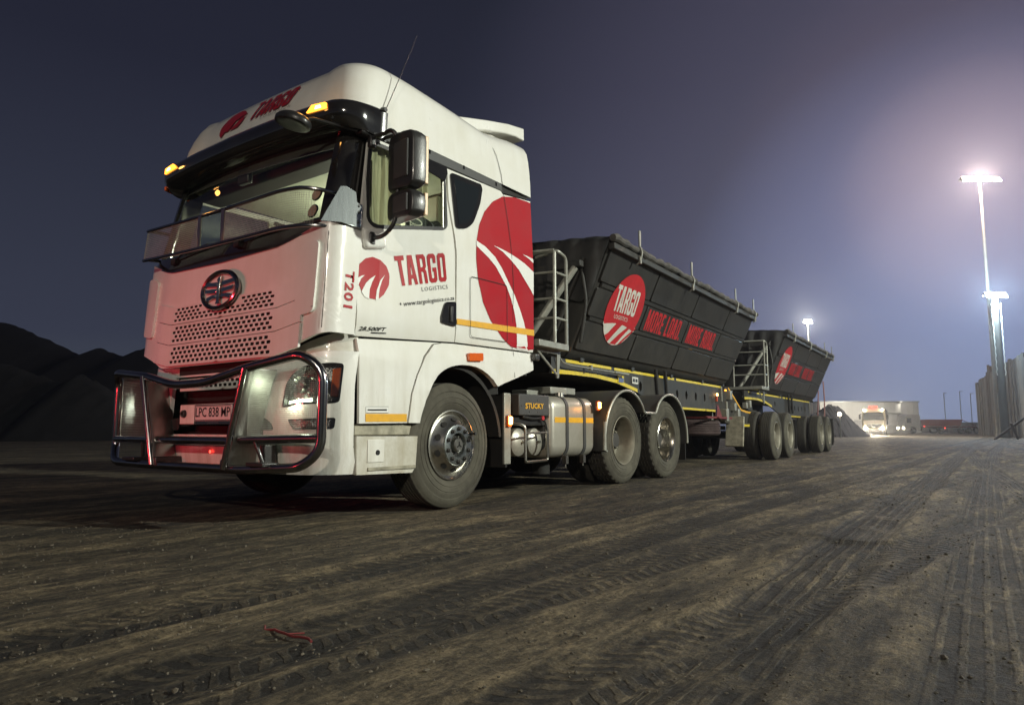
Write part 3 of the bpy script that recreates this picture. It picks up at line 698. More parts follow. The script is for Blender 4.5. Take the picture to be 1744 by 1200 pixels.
bandz=[(1.215,1.366,4),(1.402,1.543,4),(1.580,1.690,3)]
for i,(a,b,r) in enumerate([(1.212,1.362,4),(1.398,1.540,4),(1.576,1.700,4)]):
    band(a,b,r,.022,parent=hood,emb=.30 if i==2 else None)
surf_panel('grille_backing',[[(-.68,1.20),(.85,1.20),(.85,1.705),(-.68,1.705)]],HS,'dark',hood,.004,.004,.08,0)
# --- oval emblem
def emb(a,z): return lambda o:HS(a,z,o)
bm=nb(); EC=(0.10,1.775); ea,eb=.245,.148
def etube(ax,bz,r,off,n=48): tube(bm,[HS(EC[0]+ax*math.cos(t),EC[1]+bz*math.sin(t),off) for t in np.linspace(0,2*math.pi,n,endpoint=False)],r,8,closed=True)
etube(ea,eb,.020,.052)
em=obj('emblem',bm,'dark_chrome',hood)
surf_panel('badge_field',[[(EC[0]+(ea-.005)*math.cos(t),EC[1]+(eb-.005)*math.sin(t)) for t in np.linspace(0,2*math.pi,40,endpoint=False)]],HS,'white',em,.040,.02,.08,0)
def bar(l,o=.062): return surf_panel('badge_bar',[l],HS,'chrome',em,o,.022,0,.004)
e0,e1=EC
bar([(e0-.026,e1-.115),(e0+.034,e1-.115),(e0+.024,e1-.095),(e0+.018,e1+.075),(e0+.026,e1+.115),(e0-.008,e1+.105),(e0-.030,e1+.080),(e0-.016,e1+.07),(e0-.016,e1-.095)],.07)
for s in (-1,1):
    bar([(e0+s*.03,e1+.030),(e0+s*.21,e1+.045),(e0+s*.20,e1+.078),(e0+s*.03,e1+.066)])
    bar([(e0+s*.03,e1-.022),(e0+s*.195,e1-.012),(e0+s*.205,e1+.020),(e0+s*.03,e1+.012)])
    bar([(e0+s*.03,e1-.066),(e0+s*.09,e1-.066),(e0+s*.165,e1-.085),(e0+s*.175,e1-.050),(e0+s*.10,e1-.034),(e0+s*.03,e1-.034)])

# --- windscreen, cowl, pillars
def wsplan(z):
    t=(z-2.05)/1.0; return plan(-1.445+.235*t,.075,.10,W-.055-.05*t+.02*t,0,0)
WS=surf_of(wsplan)
surf_panel('windscreen',[[(-1.16,2.14),(1.16,2.14),(1.15,3.06),(-1.15,3.06)]],WS,'glass',truck,0,0,.1,0)
cow=[(a,top(a)-.012) for a in np.linspace(-1.26,1.26,31)]+[(1.27,2.215),(1.15,2.23),(.7,2.20),(0,2.185),(-.7,2.20),(-1.15,2.23),(-1.27,2.215)]
surf_panel('cowl',[cow],lambda a,z,o=0:tuple(np.array(HS(a,min(z,2.2),o))*(1-max(0,min(1,(z-2.03)/.2)))+np.array(WS(a,z,o))*max(0,min(1,(z-2.03)/.2))),'gloss_black',truck,.012,.02,.07,.003)
for s in (1,-1):
    surf_panel('a_pillar',[[(s*1.13,2.20),(s*1.46,2.20),(s*1.44,2.6),(s*1.42,3.05),(s*1.10,3.05),(s*1.11,2.6)]],WS,'gloss_black',truck,.014,.03,.05,.006)
surf_panel('sun_shade_band',[[(-1.12,2.90),(0,2.86),(1.12,2.84),(1.12,3.04),(-1.12,3.04)]],WS,'intdark',truck,-.03,.01,.1,0)
bm=nb(); bx(bm,(-1.42,-1.19,2.86),(.16,.05,.14)); tube(bm,[(-1.40,-1.15,3.0),(-1.42,-1.2,2.8)],.012); obj('camera_unit',bm,'black',truck,.02)
for z_,nm in ((2.44,'licence_disc'),(2.30,'licence_disc')):
    d=surf_panel(nm,[[(1.02+.052*math.cos(t),z_+.002+.055*math.sin(t)) for t in np.linspace(0,6.283,20,endpoint=False)]],WS,'gloss_black',truck,-.006,.004,0,0)
    surf_panel('disc_paper',[[(1.02+.042*math.cos(t),z_+.002+.045*math.sin(t)) for t in np.linspace(0,6.283,20,endpoint=False)]],WS,mat('disc_paper',(.42,.30,.22),.6,var=.5,scale=60) if nm not in M else 'beige',d,.002,.004,0,0)
# wipers
for x0 in (-.75,.25):
    bm=nb(); tube(bm,[WS(x0,2.15,.03),WS(x0+.12,2.19,.05),WS(x0+.55,2.21,.045)],.009,6); tube(bm,[WS(x0+.2,2.185,.035),WS(x0+.95,2.20,.035)],.007,6); bx(bm,WS(x0,2.14,.03),(.07,.05,.05)); obj('wiper',bm,'black',truck)

# --- roof
def zsc(y): 
    return float(np.interp(y,[-1.3,-1.0,-.5,0,.55,.8,1.0,1.22],[1,1,1.0,.95,.87,.92,.98,1.0]))
RP=[(3.06,-1.25,.030,.20),(3.20,-1.24,.036,.20),(3.32,-1.22,.045,.20),(3.44,-1.18,.06,.21),(3.54,-1.135,.08,.22),(3.605,-1.095,.12,.24),(3.645,-1.02,.17,.27),(3.67,-.86,.25,.30),(3.68,-.68,.37,.33)]
bm=nb(); rows=[]
for (z,yf,ins,r) in RP:
    f=plan(yf+.01,.045,r,W-ins)
    al=list(np.linspace(0,f.arc0,14))+list(np.linspace(f.arc0,f.arc1,15)[1:])
    side=[f.side(y) for y in np.linspace(f.yend,BACK,22)[1:]]
    full=[-a for a in side[::-1]]+[-a for a in al[::-1]]+al[1:]+side
    row=[]
    for a in full:
        x,y,nx,ny=f(a); zz=3.06+(z-3.06)*zsc(y)
        # raised shoulders either side of a lower middle
        sh=max(0,min(1,(abs(x-XC)-.80)/.10)); sh2=sh*sh*(3-2*sh)
        mid=(z-3.06)/.6
        off=-.016*(1-sh2)*mid*max(0,min(1,(.3-y)/.6))
        groove=-.012*math.exp(-((abs(x-XC)-.86)/.018)**2)
        g=(off+groove)*(1 if y<0 else 0)
        row.append(bm.verts.new((x+nx*g,y+ny*g,zz+off*.8)))
    rows.append(row)
for a,b in zip(rows,rows[1:]):
    for i in range(len(a)-1): bm.faces.new((a[i],a[i+1],b[i+1],b[i]))
n=len(rows[-1])
for i in range(n//2): 
    try: bm.faces.new((rows[-1][i],rows[-1][i+1],rows[-1][n-2-i],rows[-1][n-1-i]))
    except ValueError: pass
bm.faces.new([r[0] for r in rows]+[r[-1] for r in rows[::-1]])
bmesh.ops.recalc_face_normals(bm,faces=bm.faces)
roof=obj('roof',bm,'white',truck,angle=40)
line_strip('roof_seam',[(.735,2.965),(.70,3.15),(.64,3.33),(.56,3.47)],lambda y,z:(-.027-.09*max(0,(z-3.2)/.38)**1.6,y,z),.007,'dark',roof)
line_strip('roof_seam',[(.735,2.995),(1.0,3.02),(1.21,3.045)],lambda y,z:(-.028,y,z),.007,'dark',roof)
# antenna
bm=nb(); lathe(bm,[(-.03,0),(-.03,.022),(0,.026),(.03,.018),(.03,0)],(-.03,-.88,3.20),'x',14); obj('antenna_base',bm,'black',roof)
bm=nb(); tube(bm,[(0.0,-.875,3.21),(.0,-.72,3.56),(0,-.54,3.985)],[.004,.003,.0018],6); obj('antenna',bm,'black',roof)
# roof sign logo and lettering on the front slope: surface by (X,z)
def roofY(X,z):
    zs=[p[0] for p in RP]; yf=float(np.interp(z,zs,[p[1] for p in RP])); ins=float(np.interp(z,zs,[p[2] for p in RP]))
    mid=(z-3.06)/.6; off=-.016*mid
    return (XC+X,yf+.01+.045*(X/(W-ins))**2-off-.012,z+off*.8+.004)
dl=[(-.52,3.385),(-.30,3.36),(-.24,3.45),(-.24,3.54),(-.32,3.575),(-.42,3.565),(-.50,3.52),(-.55,3.45)]
decal('roof_lettering',blockword('TARGO',.09),[(-.10,3.365),(.46,3.365),(.54,3.545),(-.02,3.545)],roofY,'red',roof,.05)
decal('roof_lettering',fontword('LOGISTICS',0,space=1.3),[(.10,3.325),(.50,3.325),(.51,3.352),(.11,3.352)],roofY,'grey_ink',roof,.05)
th_=np.linspace(.15*math.pi,1.28*math.pi,16)
lg=[(-.36+.20*math.cos(t),3.415+.145*math.sin(t)) for t in th_]
polydecal('roof_logo',[lg+[(-.45,3.355),(-.40,3.345),(-.33,3.44),(-.25,3.47)]],lambda a,b:roofY(a,min(b,3.578)),'red',roof,.04)
polydecal('roof_logo',[[(-.38,3.345),(-.25,3.345),(-.20,3.40),(-.18,3.47),(-.24,3.45),(-.31,3.40)]],lambda a,b:roofY(a,min(b,3.578)),'red',roof,.04)
# rear top deflector
bm=nb()
P=[(-.05,3.60),(.47,3.847),(.9,3.97),(1.35,4.10),(1.74,4.165),(1.74,4.00),(1.55,3.985),(1.35,3.96),(.95,3.85),(.5,3.72),(.1,3.58)]
P=[(.30,3.70),(.55,3.80),(.95,3.915),(1.35,4.02),(1.66,4.075),(1.665,3.93),(1.50,3.925),(1.30,3.89),(.95,3.80),(.60,3.68),(.42,3.60)]
b0=[bm.verts.new((-.42,y,z)) for y,z in P]; b1=[bm.verts.new((-2.14,y,z)) for y,z in P]
bm.faces.new(b0); bm.faces.new(b1[::-1])
for i in range(len(P)): bm.faces.new((b0[i-1],b0[i],b1[i],b1[i-1]))
bmesh.ops.recalc_face_normals(bm,faces=bm.faces); de=obj('roof_deflector',bm,'white',truck,.012)
bm=nb(); bb(bm,-2.05,-.5,.85,1.45,3.5,3.84); obj('deflector_support',bm,'white_dirty',de)
# --- visor with marker lamps
def vp(z,ins=0): return plan(-1.56+(3.36-z)*-.25,.12,.22,W+.045-ins)
bm=nb()
prof=[(3.345,-1.20,0.0),(3.335,-1.36,.01),(3.28,-1.50,.0),(3.17,-1.545,-.01),(3.10,-1.525,0),(3.06,-1.44,.01),(3.035,-1.24,.03)]
prof=[(3.195,-1.20,.02),(3.192,-1.30,.01),(3.17,-1.395,.0),(3.12,-1.43,-.01),(3.03,-1.43,0),(2.965,-1.37,.01),(2.955,-1.20,.03)]
rows=[]
for (z,yf,ins) in prof:
    f=plan(yf+.05,.045,.22,W+.05-ins); e=f.side(-.985)
    aa=list(np.linspace(0,f.arc0,14))+list(np.linspace(f.arc0,f.arc1,12)[1:])+[e]
    full=[-a for a in aa[::-1]]+aa[1:]
    rows.append([bm.verts.new((f(a)[0],f(a)[1],z-.035*(abs(a)/1.4)**2.5)) for a in full])
for a,b in zip(rows,rows[1:]):
    for i in range(len(a)-1): bm.faces.new((a[i],a[i+1],b[i+1],b[i]))
bm.faces.new([r[0] for r in rows]); bm.faces.new([r[-1] for r in rows][::-1])
a,b=rows[-1],rows[0]
for i in range(len(a)-1): bm.faces.new((a[i],a[i+1],b[i+1],b[i]))
bmesh.ops.recalc_face_normals(bm,faces=bm.faces)
visor=obj('sun_visor',bm,'gloss_black',truck,angle=50)
VS=surf_of(lambda z: plan(-1.382+.5*max(0,z-3.14)-.008,.045,.22,W+.058))
for s in (1,-1):
    dz=-.115
    l=surf_panel('marker_lamp',[[(s*.95,3.195+dz),(s*1.17,3.18+dz),(s*1.16,3.228+dz),(s*1.01,3.243+dz)]],VS,'amber_lit',visor,.004,.02,.06,.003)
    surf_panel('lamp_bulb',[[(s*1.05,3.198+dz),(s*1.12,3.194+dz),(s*1.11,3.218+dz),(s*1.06,3.222+dz)]],VS,'amber_core',l,.008,.006,0,0)
    point('marker_lamp_light',VS(s*1.07,3.13,.10),.5,(1,.45,.10),.03)
surf_panel('marker_lamp',[[(-1.46,2.96),(-1.34,2.96),(-1.34,3.0),(-1.46,3.0)]],VS,'orange',visor,.006,.02,.05,.003)
# round kerb mirror under the visor
bm=nb(); bmesh.ops.create_uvsphere(bm,u_segments=24,v_segments=12,radius=1); 
for v in bm.verts: v.co=Vector((v.co.x*.165,v.co.y*.12,max(v.co.z,-.35)*.07))
bmesh.ops.rotate(bm,cent=(0,0,0),matrix=Matrix.Rotation(R(14),3,'Y')@Matrix.Rotation(R(-12),3,'X'),verts=bm.verts); bmesh.ops.translate(bm,vec=(-.27,-1.55,2.915),verts=bm.verts)
km=obj('kerb_mirror',bm,'black',truck)
bm=nb(); tube(bm,[(-.27,-1.52,2.94),(-.20,-1.42,2.97),(-.02,-1.15,2.93)],.014); obj('mirror_arm',bm,'black',km)
# upper corner bracket and mirror arms
bm=nb(); bx(bm,(-.02,-1.06,2.98),(.09,.16,.14)); bx(bm,(.01,-1.03,2.87),(.05,.06,.10)); obj('corner_bracket',bm,'black',truck,.015)
mirror=None
bm=nb()
tube(bm,smooth_path([(.02,-1.02,2.92),(.10,-.99,2.93),(.20,-1.0,2.94),(.235,-.96,2.86),(.235,-.965,2.30),(.215,-.985,2.18),(.12,-1.0,2.11),(0,-1.02,2.11)],.05),.017,10)
tube(bm,smooth_path([(.02,-.90,2.95),(.16,-.88,2.955),(.235,-.90,2.92),(.235,-.93,2.80)],.05),.015,10)
lathe(bm,[(-.045,0),(-.045,.035),(.03,.04),(.045,.03),(.045,0)],(.01,-1.02,2.11),'z',16)
marm=obj('mirror_frame',bm,'black',truck)
def mirror_case(name,y0,y1,z0,z1,xs):
    bm=nb(); cx=(y0+y1)/2; 
    bx(bm,(xs,cx,(z0+z1)/2),(.30,.13,(z1-z0)))
    return bm
def mirror_head(zlo,zhi,nm):
    P=[(0,0),(.30,.02),(.33,.06),(.33,.12),(0,.12)]
    bm=nb(); rows=[]
    c=(.235,-.975)
    ang=R(-8)
    zs=[(zlo,.75),(zlo+.035,.97),(zlo+.08,1),(zhi-.08,1),(zhi-.035,.97),(zhi,.78)]
    outline=[(-.13,.10),(-.15,.04),(-.12,-.025),(-.04,-.05),(.10,-.045),(.185,-.02),(.205,.04),(.20,.10)]
    for z,s in zs:
        rows.append([bm.verts.new((c[0]+ (u*math.cos(ang)-v*math.sin(ang))*s+.0,c[1]+(u*math.sin(ang)+v*math.cos(ang)+.03)*1.0*( .4+.6*s),z)) for u,v in outline])
    for a,b in zip(rows,rows[1:]):
        for i in range(len(a)): bm.faces.new((a[i-1],a[i],b[i],b[i-1]))
    bm.faces.new(rows[0]); bm.faces.new(rows[-1]); bmesh.ops.recalc_face_normals(bm,faces=bm.faces)
    o=obj(nm,bm,'black',truck,.012,angle=40,bseg=3)
    bm=nb(); bx(bm,(c[0]+.06,c[1]-.022,(zlo+zhi)/2),(.17,.02,(zhi-zlo)*.66),('Z',ang)); obj('back_cover',bm,'strip',o,.018,bseg=3)
    bm=nb(); bx(bm,(c[0]+.04,c[1]+.128,(zlo+zhi)/2),(.29,.012,(zhi-zlo)*.86),('Z',ang)); obj('mirror_glass',bm,'chrome',o,.004)
    bm=nb(); bx(bm,(c[0]+.203,c[1]+.105,(zlo+zhi)/2),(.016,.03,(zhi-zlo)*.84),('Z',ang)); obj('painted_lit_edge',bm,'mirror_lit_tan',o,.004)  # strip coloured like the edge's warm reflection
    return o
mirror_head(2.46,2.90,'mirror_head'); mirror_head(2.235,2.44,'mirror_head')
# far side mirror (tip only)
# --- windscreen guard
guard=thing('windscreen_guard',(0,0,0),None,None) if False else None
bm=nb()
GT=[(-1.25,-1.18,2.52),(-1.27,-1.42,2.515),(-1.10,-1.52,2.455),(-.6,-1.535,2.435),(0,-1.54,2.42),(.55,-1.535,2.425),(.9,-1.52,2.435),(1.10,-1.48,2.43),(1.22,-1.36,2.41),(1.25,-1.2,2.40)]
GB=[(-1.25,-1.18,2.25),(-1.28,-1.43,2.24),(-1.12,-1.54,2.18),(-.6,-1.555,2.155),(0,-1.56,2.14),(.55,-1.555,2.135),(.9,-1.54,2.14),(1.12,-1.48,2.14),(1.24,-1.36,2.14),(1.27,-1.2,2.14)]
GT=[(XC+a,b,c) for a,b,c in GT]; GB=[(XC+a,b,c) for a,b,c in GB]
GTs=smooth_path(GT,.12,4); GBs=smooth_path(GB,.12,4)
tube(bm,GTs,.015,10); tube(bm,GBs,.015,10)
wg=obj('windscreen_guard',bm,'dark_chrome',truck)
def interp(path,X):
    P=sorted([(p[0],p[1],p[2]) for p in path]); xs=[p[0] for p in P]
    return (X,float(np.interp(X,xs,[p[1] for p in P])),float(np.interp(X,xs,[p[2] for p in P])))
for xx in (XC-.17,XC+.17):
    t_=interp(GTs,xx);b_=interp(GBs,xx); bm=nb(); q=bx(bm,((t_[0]+b_[0])/2,(t_[1]+b_[1])/2,(t_[2]+b_[2])/2),(.045,.008,t_[2]-b_[2])); obj('upright',bm,'alu',wg)
bm=nb()
X0,X1=XC-1.18,XC+1.16
for xa,xb in ((X0,XC-.18),(XC+.18,X1)):
    n=int((xb-xa)/.0165)
    for k in range(n+1):
        X=xa+(xb-xa)*k/n; t_=interp(GTs,X);b_=interp(GBs,X); tube(bm,[b_,t_],.0015,3,cap=False)
    for k in range(1,16):
        s=k/16; tube(bm,[tuple(np.array(interp(GBs,X))*(1-s)+np.array(interp(GTs,X))*s) for X in np.linspace(xa,xb,14)],.0018,3,cap=False)
obj('wire_mesh',bm,'grey_metal',wg)
bm=nb()
# folded plate fixing the guard to the near corner
def plate(pts,th=.006):
    vs=[bm.verts.new(p) for p in pts]; bm.faces.new(vs)
pl=[WS.at(2.2)]
q=[(-.115,-1.40,2.175),(.012,-1.315,2.165),(.016,-1.13,2.16),(.012,-1.11,2.345),(.012,-1.165,2.355),(.010,-1.175,2.43),(.0,-1.26,2.455),(-.02,-1.30,2.45)]
plate(q); solid(bm,(.006,-.004,0)); obj('fixing_plate',bm,'steel',wg,.003)
bm=nb()
for p in ((.018,-1.15,2.28),(.018,-1.16,2.20),(.018,-1.15,2.33)): lathe(bm,[(0,.011),(.006,.011),(.006,0)],p,'x',10)
islands('bolt',bm,'black',wg)

# --- lower front: bumper, headlamps
def bplan(z):
    return plan(-1.455+(.03 if z>1.0 else 0)*(z-1.0)/.2+max(0,.55-z)*.12,.02,.30,W-.012-max(0,.5-z)*.15,.72,.03)
BS=surf_of(bplan)
be=bplan(.8).side(-1.118)
def btop(a): a=abs(a); return 1.115+.12*min(1,max(0,(a-.6)/.6))+.0
BL=[(a,.335+.0*abs(a)) for a in np.linspace(-be,be,40)]+[(a,btop(a)) for a in np.linspace(be,-be,40)]
hole=[(-.68,.62),(.68,.62),(.64,1.03),(.62,1.10),(-.62,1.10),(-.64,1.03)]
HL=[(.87,.815),(1.02,.84),(1.225,.845),(1.335,.855),(1.345,1.14),(1.25,1.145),(1.05,1.12),(.95,1.06),(.90,.98)]
FL=[(.93,.735),(1.31,.745),(1.30,.665),(.99,.655)]
VENT=roundloop([(.50,.655),(.79,.655),(.77,.70),(.70,.745),(.50,.755)],.03)
hl=roundloop(HL,.03,3)
loops=[BL,hole,inset(hl,.0),[(-a,z) for a,z in hl]]
bumper=surf_panel('bumper',loops,BS,'white',truck,0,.03,.07,.006)
line_strip('bumper_seam',[(.60,.525),(be,.535)],lambda a,z:BS(a,z,.003),.006,'dark',bumper)
line_strip('bumper_seam',[(-be,.535),(-.60,.525)],lambda a,z:BS(a,z,.003),.006,'dark',bumper)
bm=nb(); bb(bm,XC-.95,XC+.95,-1.30,-1.24,.45,1.2); bb(bm,XC-.9,XC+.9,-1.38,-1.0,.40,.44); obj('radiator_recess',bm,'dark',truck)
# upper corner filler between bumper and front panel
fl=surf_panel('corner_filler',[[(a,btop(a)-.012) for a in np.linspace(.55,be-.005,16)]+[(a,bot(a)+.03) for a in np.linspace(be-.005,.70,14)]],BS,'white_dirty',truck,-.035,.02,.07,.005)
surf_panel('corner_filler',[[(-a,btop(a)-.012) for a in np.linspace(.55,be-.005,16)]+[(-a,bot(a)+.03) for a in np.linspace(be-.005,.70,14)]],BS,'white_dirty',truck,-.035,.02,.07,.005)
for s in (1,-1):
    mh=[(s*a,z) for a,z in hl]
    h=surf_panel('headlight',[mh,[(s*a,z) for a,z in inset(hl,.016)]],BS,'gloss_black',truck,.006,.03,0,.002)
    surf_panel('lamp_housing',[mh],BS,mat('lamp_reflector',(.30,.30,.30),.25,.9,var=.9,scale=45,bump=.7,bscale=45) if s>0 else bpy.data.materials['lamp_reflector'],h,-.050,.01,.04,0)
    surf_panel('led_strip',[[(s*.895,.838),(s*1.12,.862),(s*1.12,.888),(s*.90,.868)]],BS,'led',h,-.036,.01,.05,0)
    for (aa_,zz,rr) in ((1.00,.985,.062),(1.14,.97,.072)):
        p=BS(s*aa_,zz,-.04); bm=nb(); lathe(bm,[(0,rr),(-.015,rr*.98),(.03,rr*.55),(.032,.0)],p,'y',24); obj('projector',bm,'chrome',h)
    surf_panel('turn_signal',[[(s*1.27,.90),(s*1.325,.90),(s*1.33,1.11),(s*1.27,1.10)]],BS,'orange',h,-.03,.01,0,0)
    surf_panel('lamp_cover',[mh],BS,'lens',h,.002,0,.05,0)
    f=surf_panel('fog_lamp',[[(s*a,z) for a,z in roundloop(FL,.02)]],BS,'gloss_black',truck,.004,.008,.05,.002)
    surf_panel('fog_lens',[[(s*1.03,.672),(s*1.27,.680),(s*1.28,.728),(s*1.02,.722)]],BS,bpy.data.materials['lamp_reflector'],f,.008,.004,.05,0)
    surf_panel('bumper_vent',[[(s*a,z) for a,z in VENT]],BS,'dark',bumper,.003,.006,.05,0)
point('headlamp_light',BS(1.0,.86,.05),1.6,(.85,1,.72),.03)
spot('headlamp_light',BS(-1.0,.86,.05),(XC-3,-8,.4),8,(.9,1,.85),R(120),.8,.03)
# lower grille, plate bracket, plate
lgp=surf_of(lambda z: plan(-1.42,.01,.2,W))
band(1.000,1.072,2,.0,'lower_grille',.60,bumper,lgp,None,False,.0667)
surf_panel('grille_backing',[[(-.62,.99),(.62,.99),(.62,1.08),(-.62,1.08)]],lgp,'dark',bumper,-.03,.004,0,0)
surf_panel('step_recess',[[(-.62,1.105),(.62,1.105),(.62,1.19),(-.62,1.19)]],lgp,'dark',truck,-.01,.02,0,0)
bm=nb(); bb(bm,XC-.50,XC+.50,-1.455,-1.40,.700,.868); br=obj('plate_bracket',bm,'white',bumper,.01)
bm=nb(); lathe(bm,[(0,0.034),(-.02,.03),(-.02,.018),(.03,.016)],(XC-.42,-1.457,.79),'y',16); obj('tow_eye',bm,'black',br)
bm=nb(); bb(bm,XC-.245,XC+.285,-1.468,-1.458,.728,.855); npl=obj('number_plate',bm,'plate_bg',bumper,.004)
bm=nb(); bb(bm,XC-.26,XC+.30,-1.462,-1.456,.700,.862); obj('plate_frame',bm,'gloss_black',npl,.003)
PY=lambda a,z:(XC+a,-1.4700,z)
decal('plate_number',fontword('LPC 838 MP',.012),[(-.225,.760),(.265,.760),(.265,.838),(-.225,.838)],PY,'black_ink',npl)
line_strip('plate_border',roundloop([(-.236,.735),(.276,.735),(.276,.848),(-.236,.848)],.012),PY,.005,'black_ink',npl,True)
decal('frame_bar',fill([[(0,0),(1,0),(1,1),(0,1)]]),[(-.06,.712),(.10,.712),(.10,.718),(-.06,.718)],lambda a,z:(XC+a,-1.4640,z),'alu',npl)
# small red reflector, its caught light put in as glow
bm=nb(); bx(bm,(XC+.0,-1.462,.485),(.012,.008,.022)); obj('reflector',bm,'redlit',bumper)

# --- step and fender on the near side
low=[(-1.098,1.335),(-1.085,1.229),(-1.072,.702),(-.572,.710),(-.530,.946),(-.470,1.10),(-.380,1.26),(-.26,1.375),(-.16,1.398)]
def sx2(y,z): return -.012-.03*max(0,(z-1.2)/.2)
lp=side_panel('step_door',[low],'white',truck,.025,0,.1,.010,fn=sx2)
S2=lambda o:(lambda y,z:(sx2(y,z)+o,y,z))
polydecal('reflective_tape',[[(-1.014,.777),(-.578,.783),(-.576,.722),(-1.012,.717)]],S2(.003),'yellow',lp)
polydecal('notice_sticker',[[(-1.012,.831),(-.780,.837),(-.779,.786),(-1.010,.781)]],S2(.003),'wfilm',lp)
line_strip('notice_border',[(-1.010,.829),(-.782,.835),(-.781,.788),(-1.008,.783)],S2(.004),.003,'grey_ink',lp,True)
decal('notice_bar',fill([[(0,0),(1,0),(1,1),(0,1)]]),[(-.995,.799),(-.797,.804),(-.797,.816),(-.995,.811)],S2(.004),'black_ink',lp)
AI=[(-.441,.712),(-.425,.77),(-.396,.84),(-.332,.966),(-.234,1.108),(-.165,1.155),(-.095,1.188),(0,1.212),(.087,1.224),(.18,1.227),(.279,1.221),(.37,1.20),(.461,1.164),(.54,1.12),(.609,1.060)]
def fx(y,z):
    # the fender swells out round the arch
    d=min(math.hypot(y-p[0],z-p[1]) for p in AI); return .018*math.exp(-(d/.10)**2)-.012-.02*max(0,(z-1.3)/.12)
fen=side_panel('fender',[[(-.556,.712),(-.515,.946),(-.455,1.10),(-.365,1.262),(-.25,1.372),(-.15,1.395),(.0,1.405),(.84,1.420),(1.228,1.424),(1.228,1.257),(.919,1.154)]+AI[::-1]],'white',truck,.05,0,.05,.010,fn=fx)
line_strip('fender_seam',[(.90,1.16),(.90,1.415)],lambda y,z:(fx(y,z)+.004,y,z),.006,'dark',fen)
mk=side_panel('side_marker',[roundloop([(.158,1.334),(.358,1.350),(.359,1.279),(.159,1.263)],.012)],'orange',fen,.03,.022,9,.004,fn=lambda y,z:.006)
bm=nb(); bx(bm,(0,1.245,1.39),(.06,.08,.07)); obj('rubber_buffer',bm,'black',truck,.01)
# inner arch liner
bm=nb(); lathe(bm,[(-.95,.70),(-.06,.70),(-.06,.665)],(0,.05,.53),'x',28,a0=R(5),a1=R(175)); obj('arch_liner',bm,'dark',truck)
bm=nb()
bb(bm,-.34,-.05,-1.085,-.45,.615,.70); obj('step_recess',bm,'beige',truck,.01)
stp=side_panel('step_block',[[(-1.092,.612),(-.439,.606),(-.458,.367),(-.496,.318),(-1.083,.329)]],'white_dirty',truck,.30,-.014,.12,.014,fn=lambda y,z:-.02*max(0,(y+.75))-.0)
bm=nb(); bx(bm,(-.012,-.90,.50),(.01,.17,.17)); kp=obj('lock_plate',bm,'white',stp,.003)
bm=nb(); lathe(bm,[(0,.020),(.006,.018),(.006,0)],(-.006,-.885,.487),'x',14); obj('lock',bm,'black_ink',kp)
bm=nb(); bb(bm,-.20,-.004,-.98,-.47,.352,.378); obj('step_tread',bm,'beige',stp,.004)

# --- wheels
RT=.535
def tyre_prof(w,r=RT,groove=5,block=False):
    P=[(-.035,.285),(-.02,.305),(-.006,.335),(-.001,.352),(-.005,.355),(-.0045,.361),(.0,.365),(.001,.40),(-.003,.403),(-.003,.408),(0,.411),(-.004,.44),(-.012,.452),(-.012,.458),(-.006,.462),(-.012,.492),(-.030,.514),(-.034,.518),(-.040,r-.006),(-.052,r)]
    a,b=-.052,-(w-.052); n=groove*2+1
    tw=(b-a)
    for i in range(groove):
        c=a+tw*(i+1)/(groove+1)
        P+= [(c+.007,r),(c+.005,r-.014),(c-.005,r-.014),(c-.007,r)]
    P.append((b,r)); P+=[(-w-q[0],q[1]) for q in P[:19][::-1]]
    return P
def tyre(bm,c,w=.30,block=False):
    if block:
        P=tyre_prof(w,groove=3); n0=19
        seg=132
        def mod(i,j,r):
            if r>RT-.002 : 
                if (j+ (2 if i%2 else 0))%4==0: return r-.016
            if 17<=i<=19 or len(P)-20<=i<=len(P)-18:
                if (j//2)%2: return r-.010
            return r
        lathe(bm,P,c,'x',seg,mod)
    else: lathe(bm,tyre_prof(w),c,'x',72)
def two_tone(o):
    # sidewall dusty, tread dark
    o.data.materials.append(M['tread'])
    for p in o.data.polygons:
        ra=math.hypot(p.center.y-o['cy'],p.center.z-o['cz'])
        if ra>.517 and abs(p.normal.x)<.75: p.material_index=1
    del o['cy'],o['cz']
def nuts(bm,c,r,n,x,s=.017,h=.03,a0=0):
    for k in range(n):
        a=a0+2*math.pi*k/n; lathe(bm,[(0,s),(h*.6,s),(h*.65,s*.7),(h,s*.65),(h,0)],(c[0]+x,c[1]+r*math.cos(a),c[2]+r*math.sin(a)),'x',6)
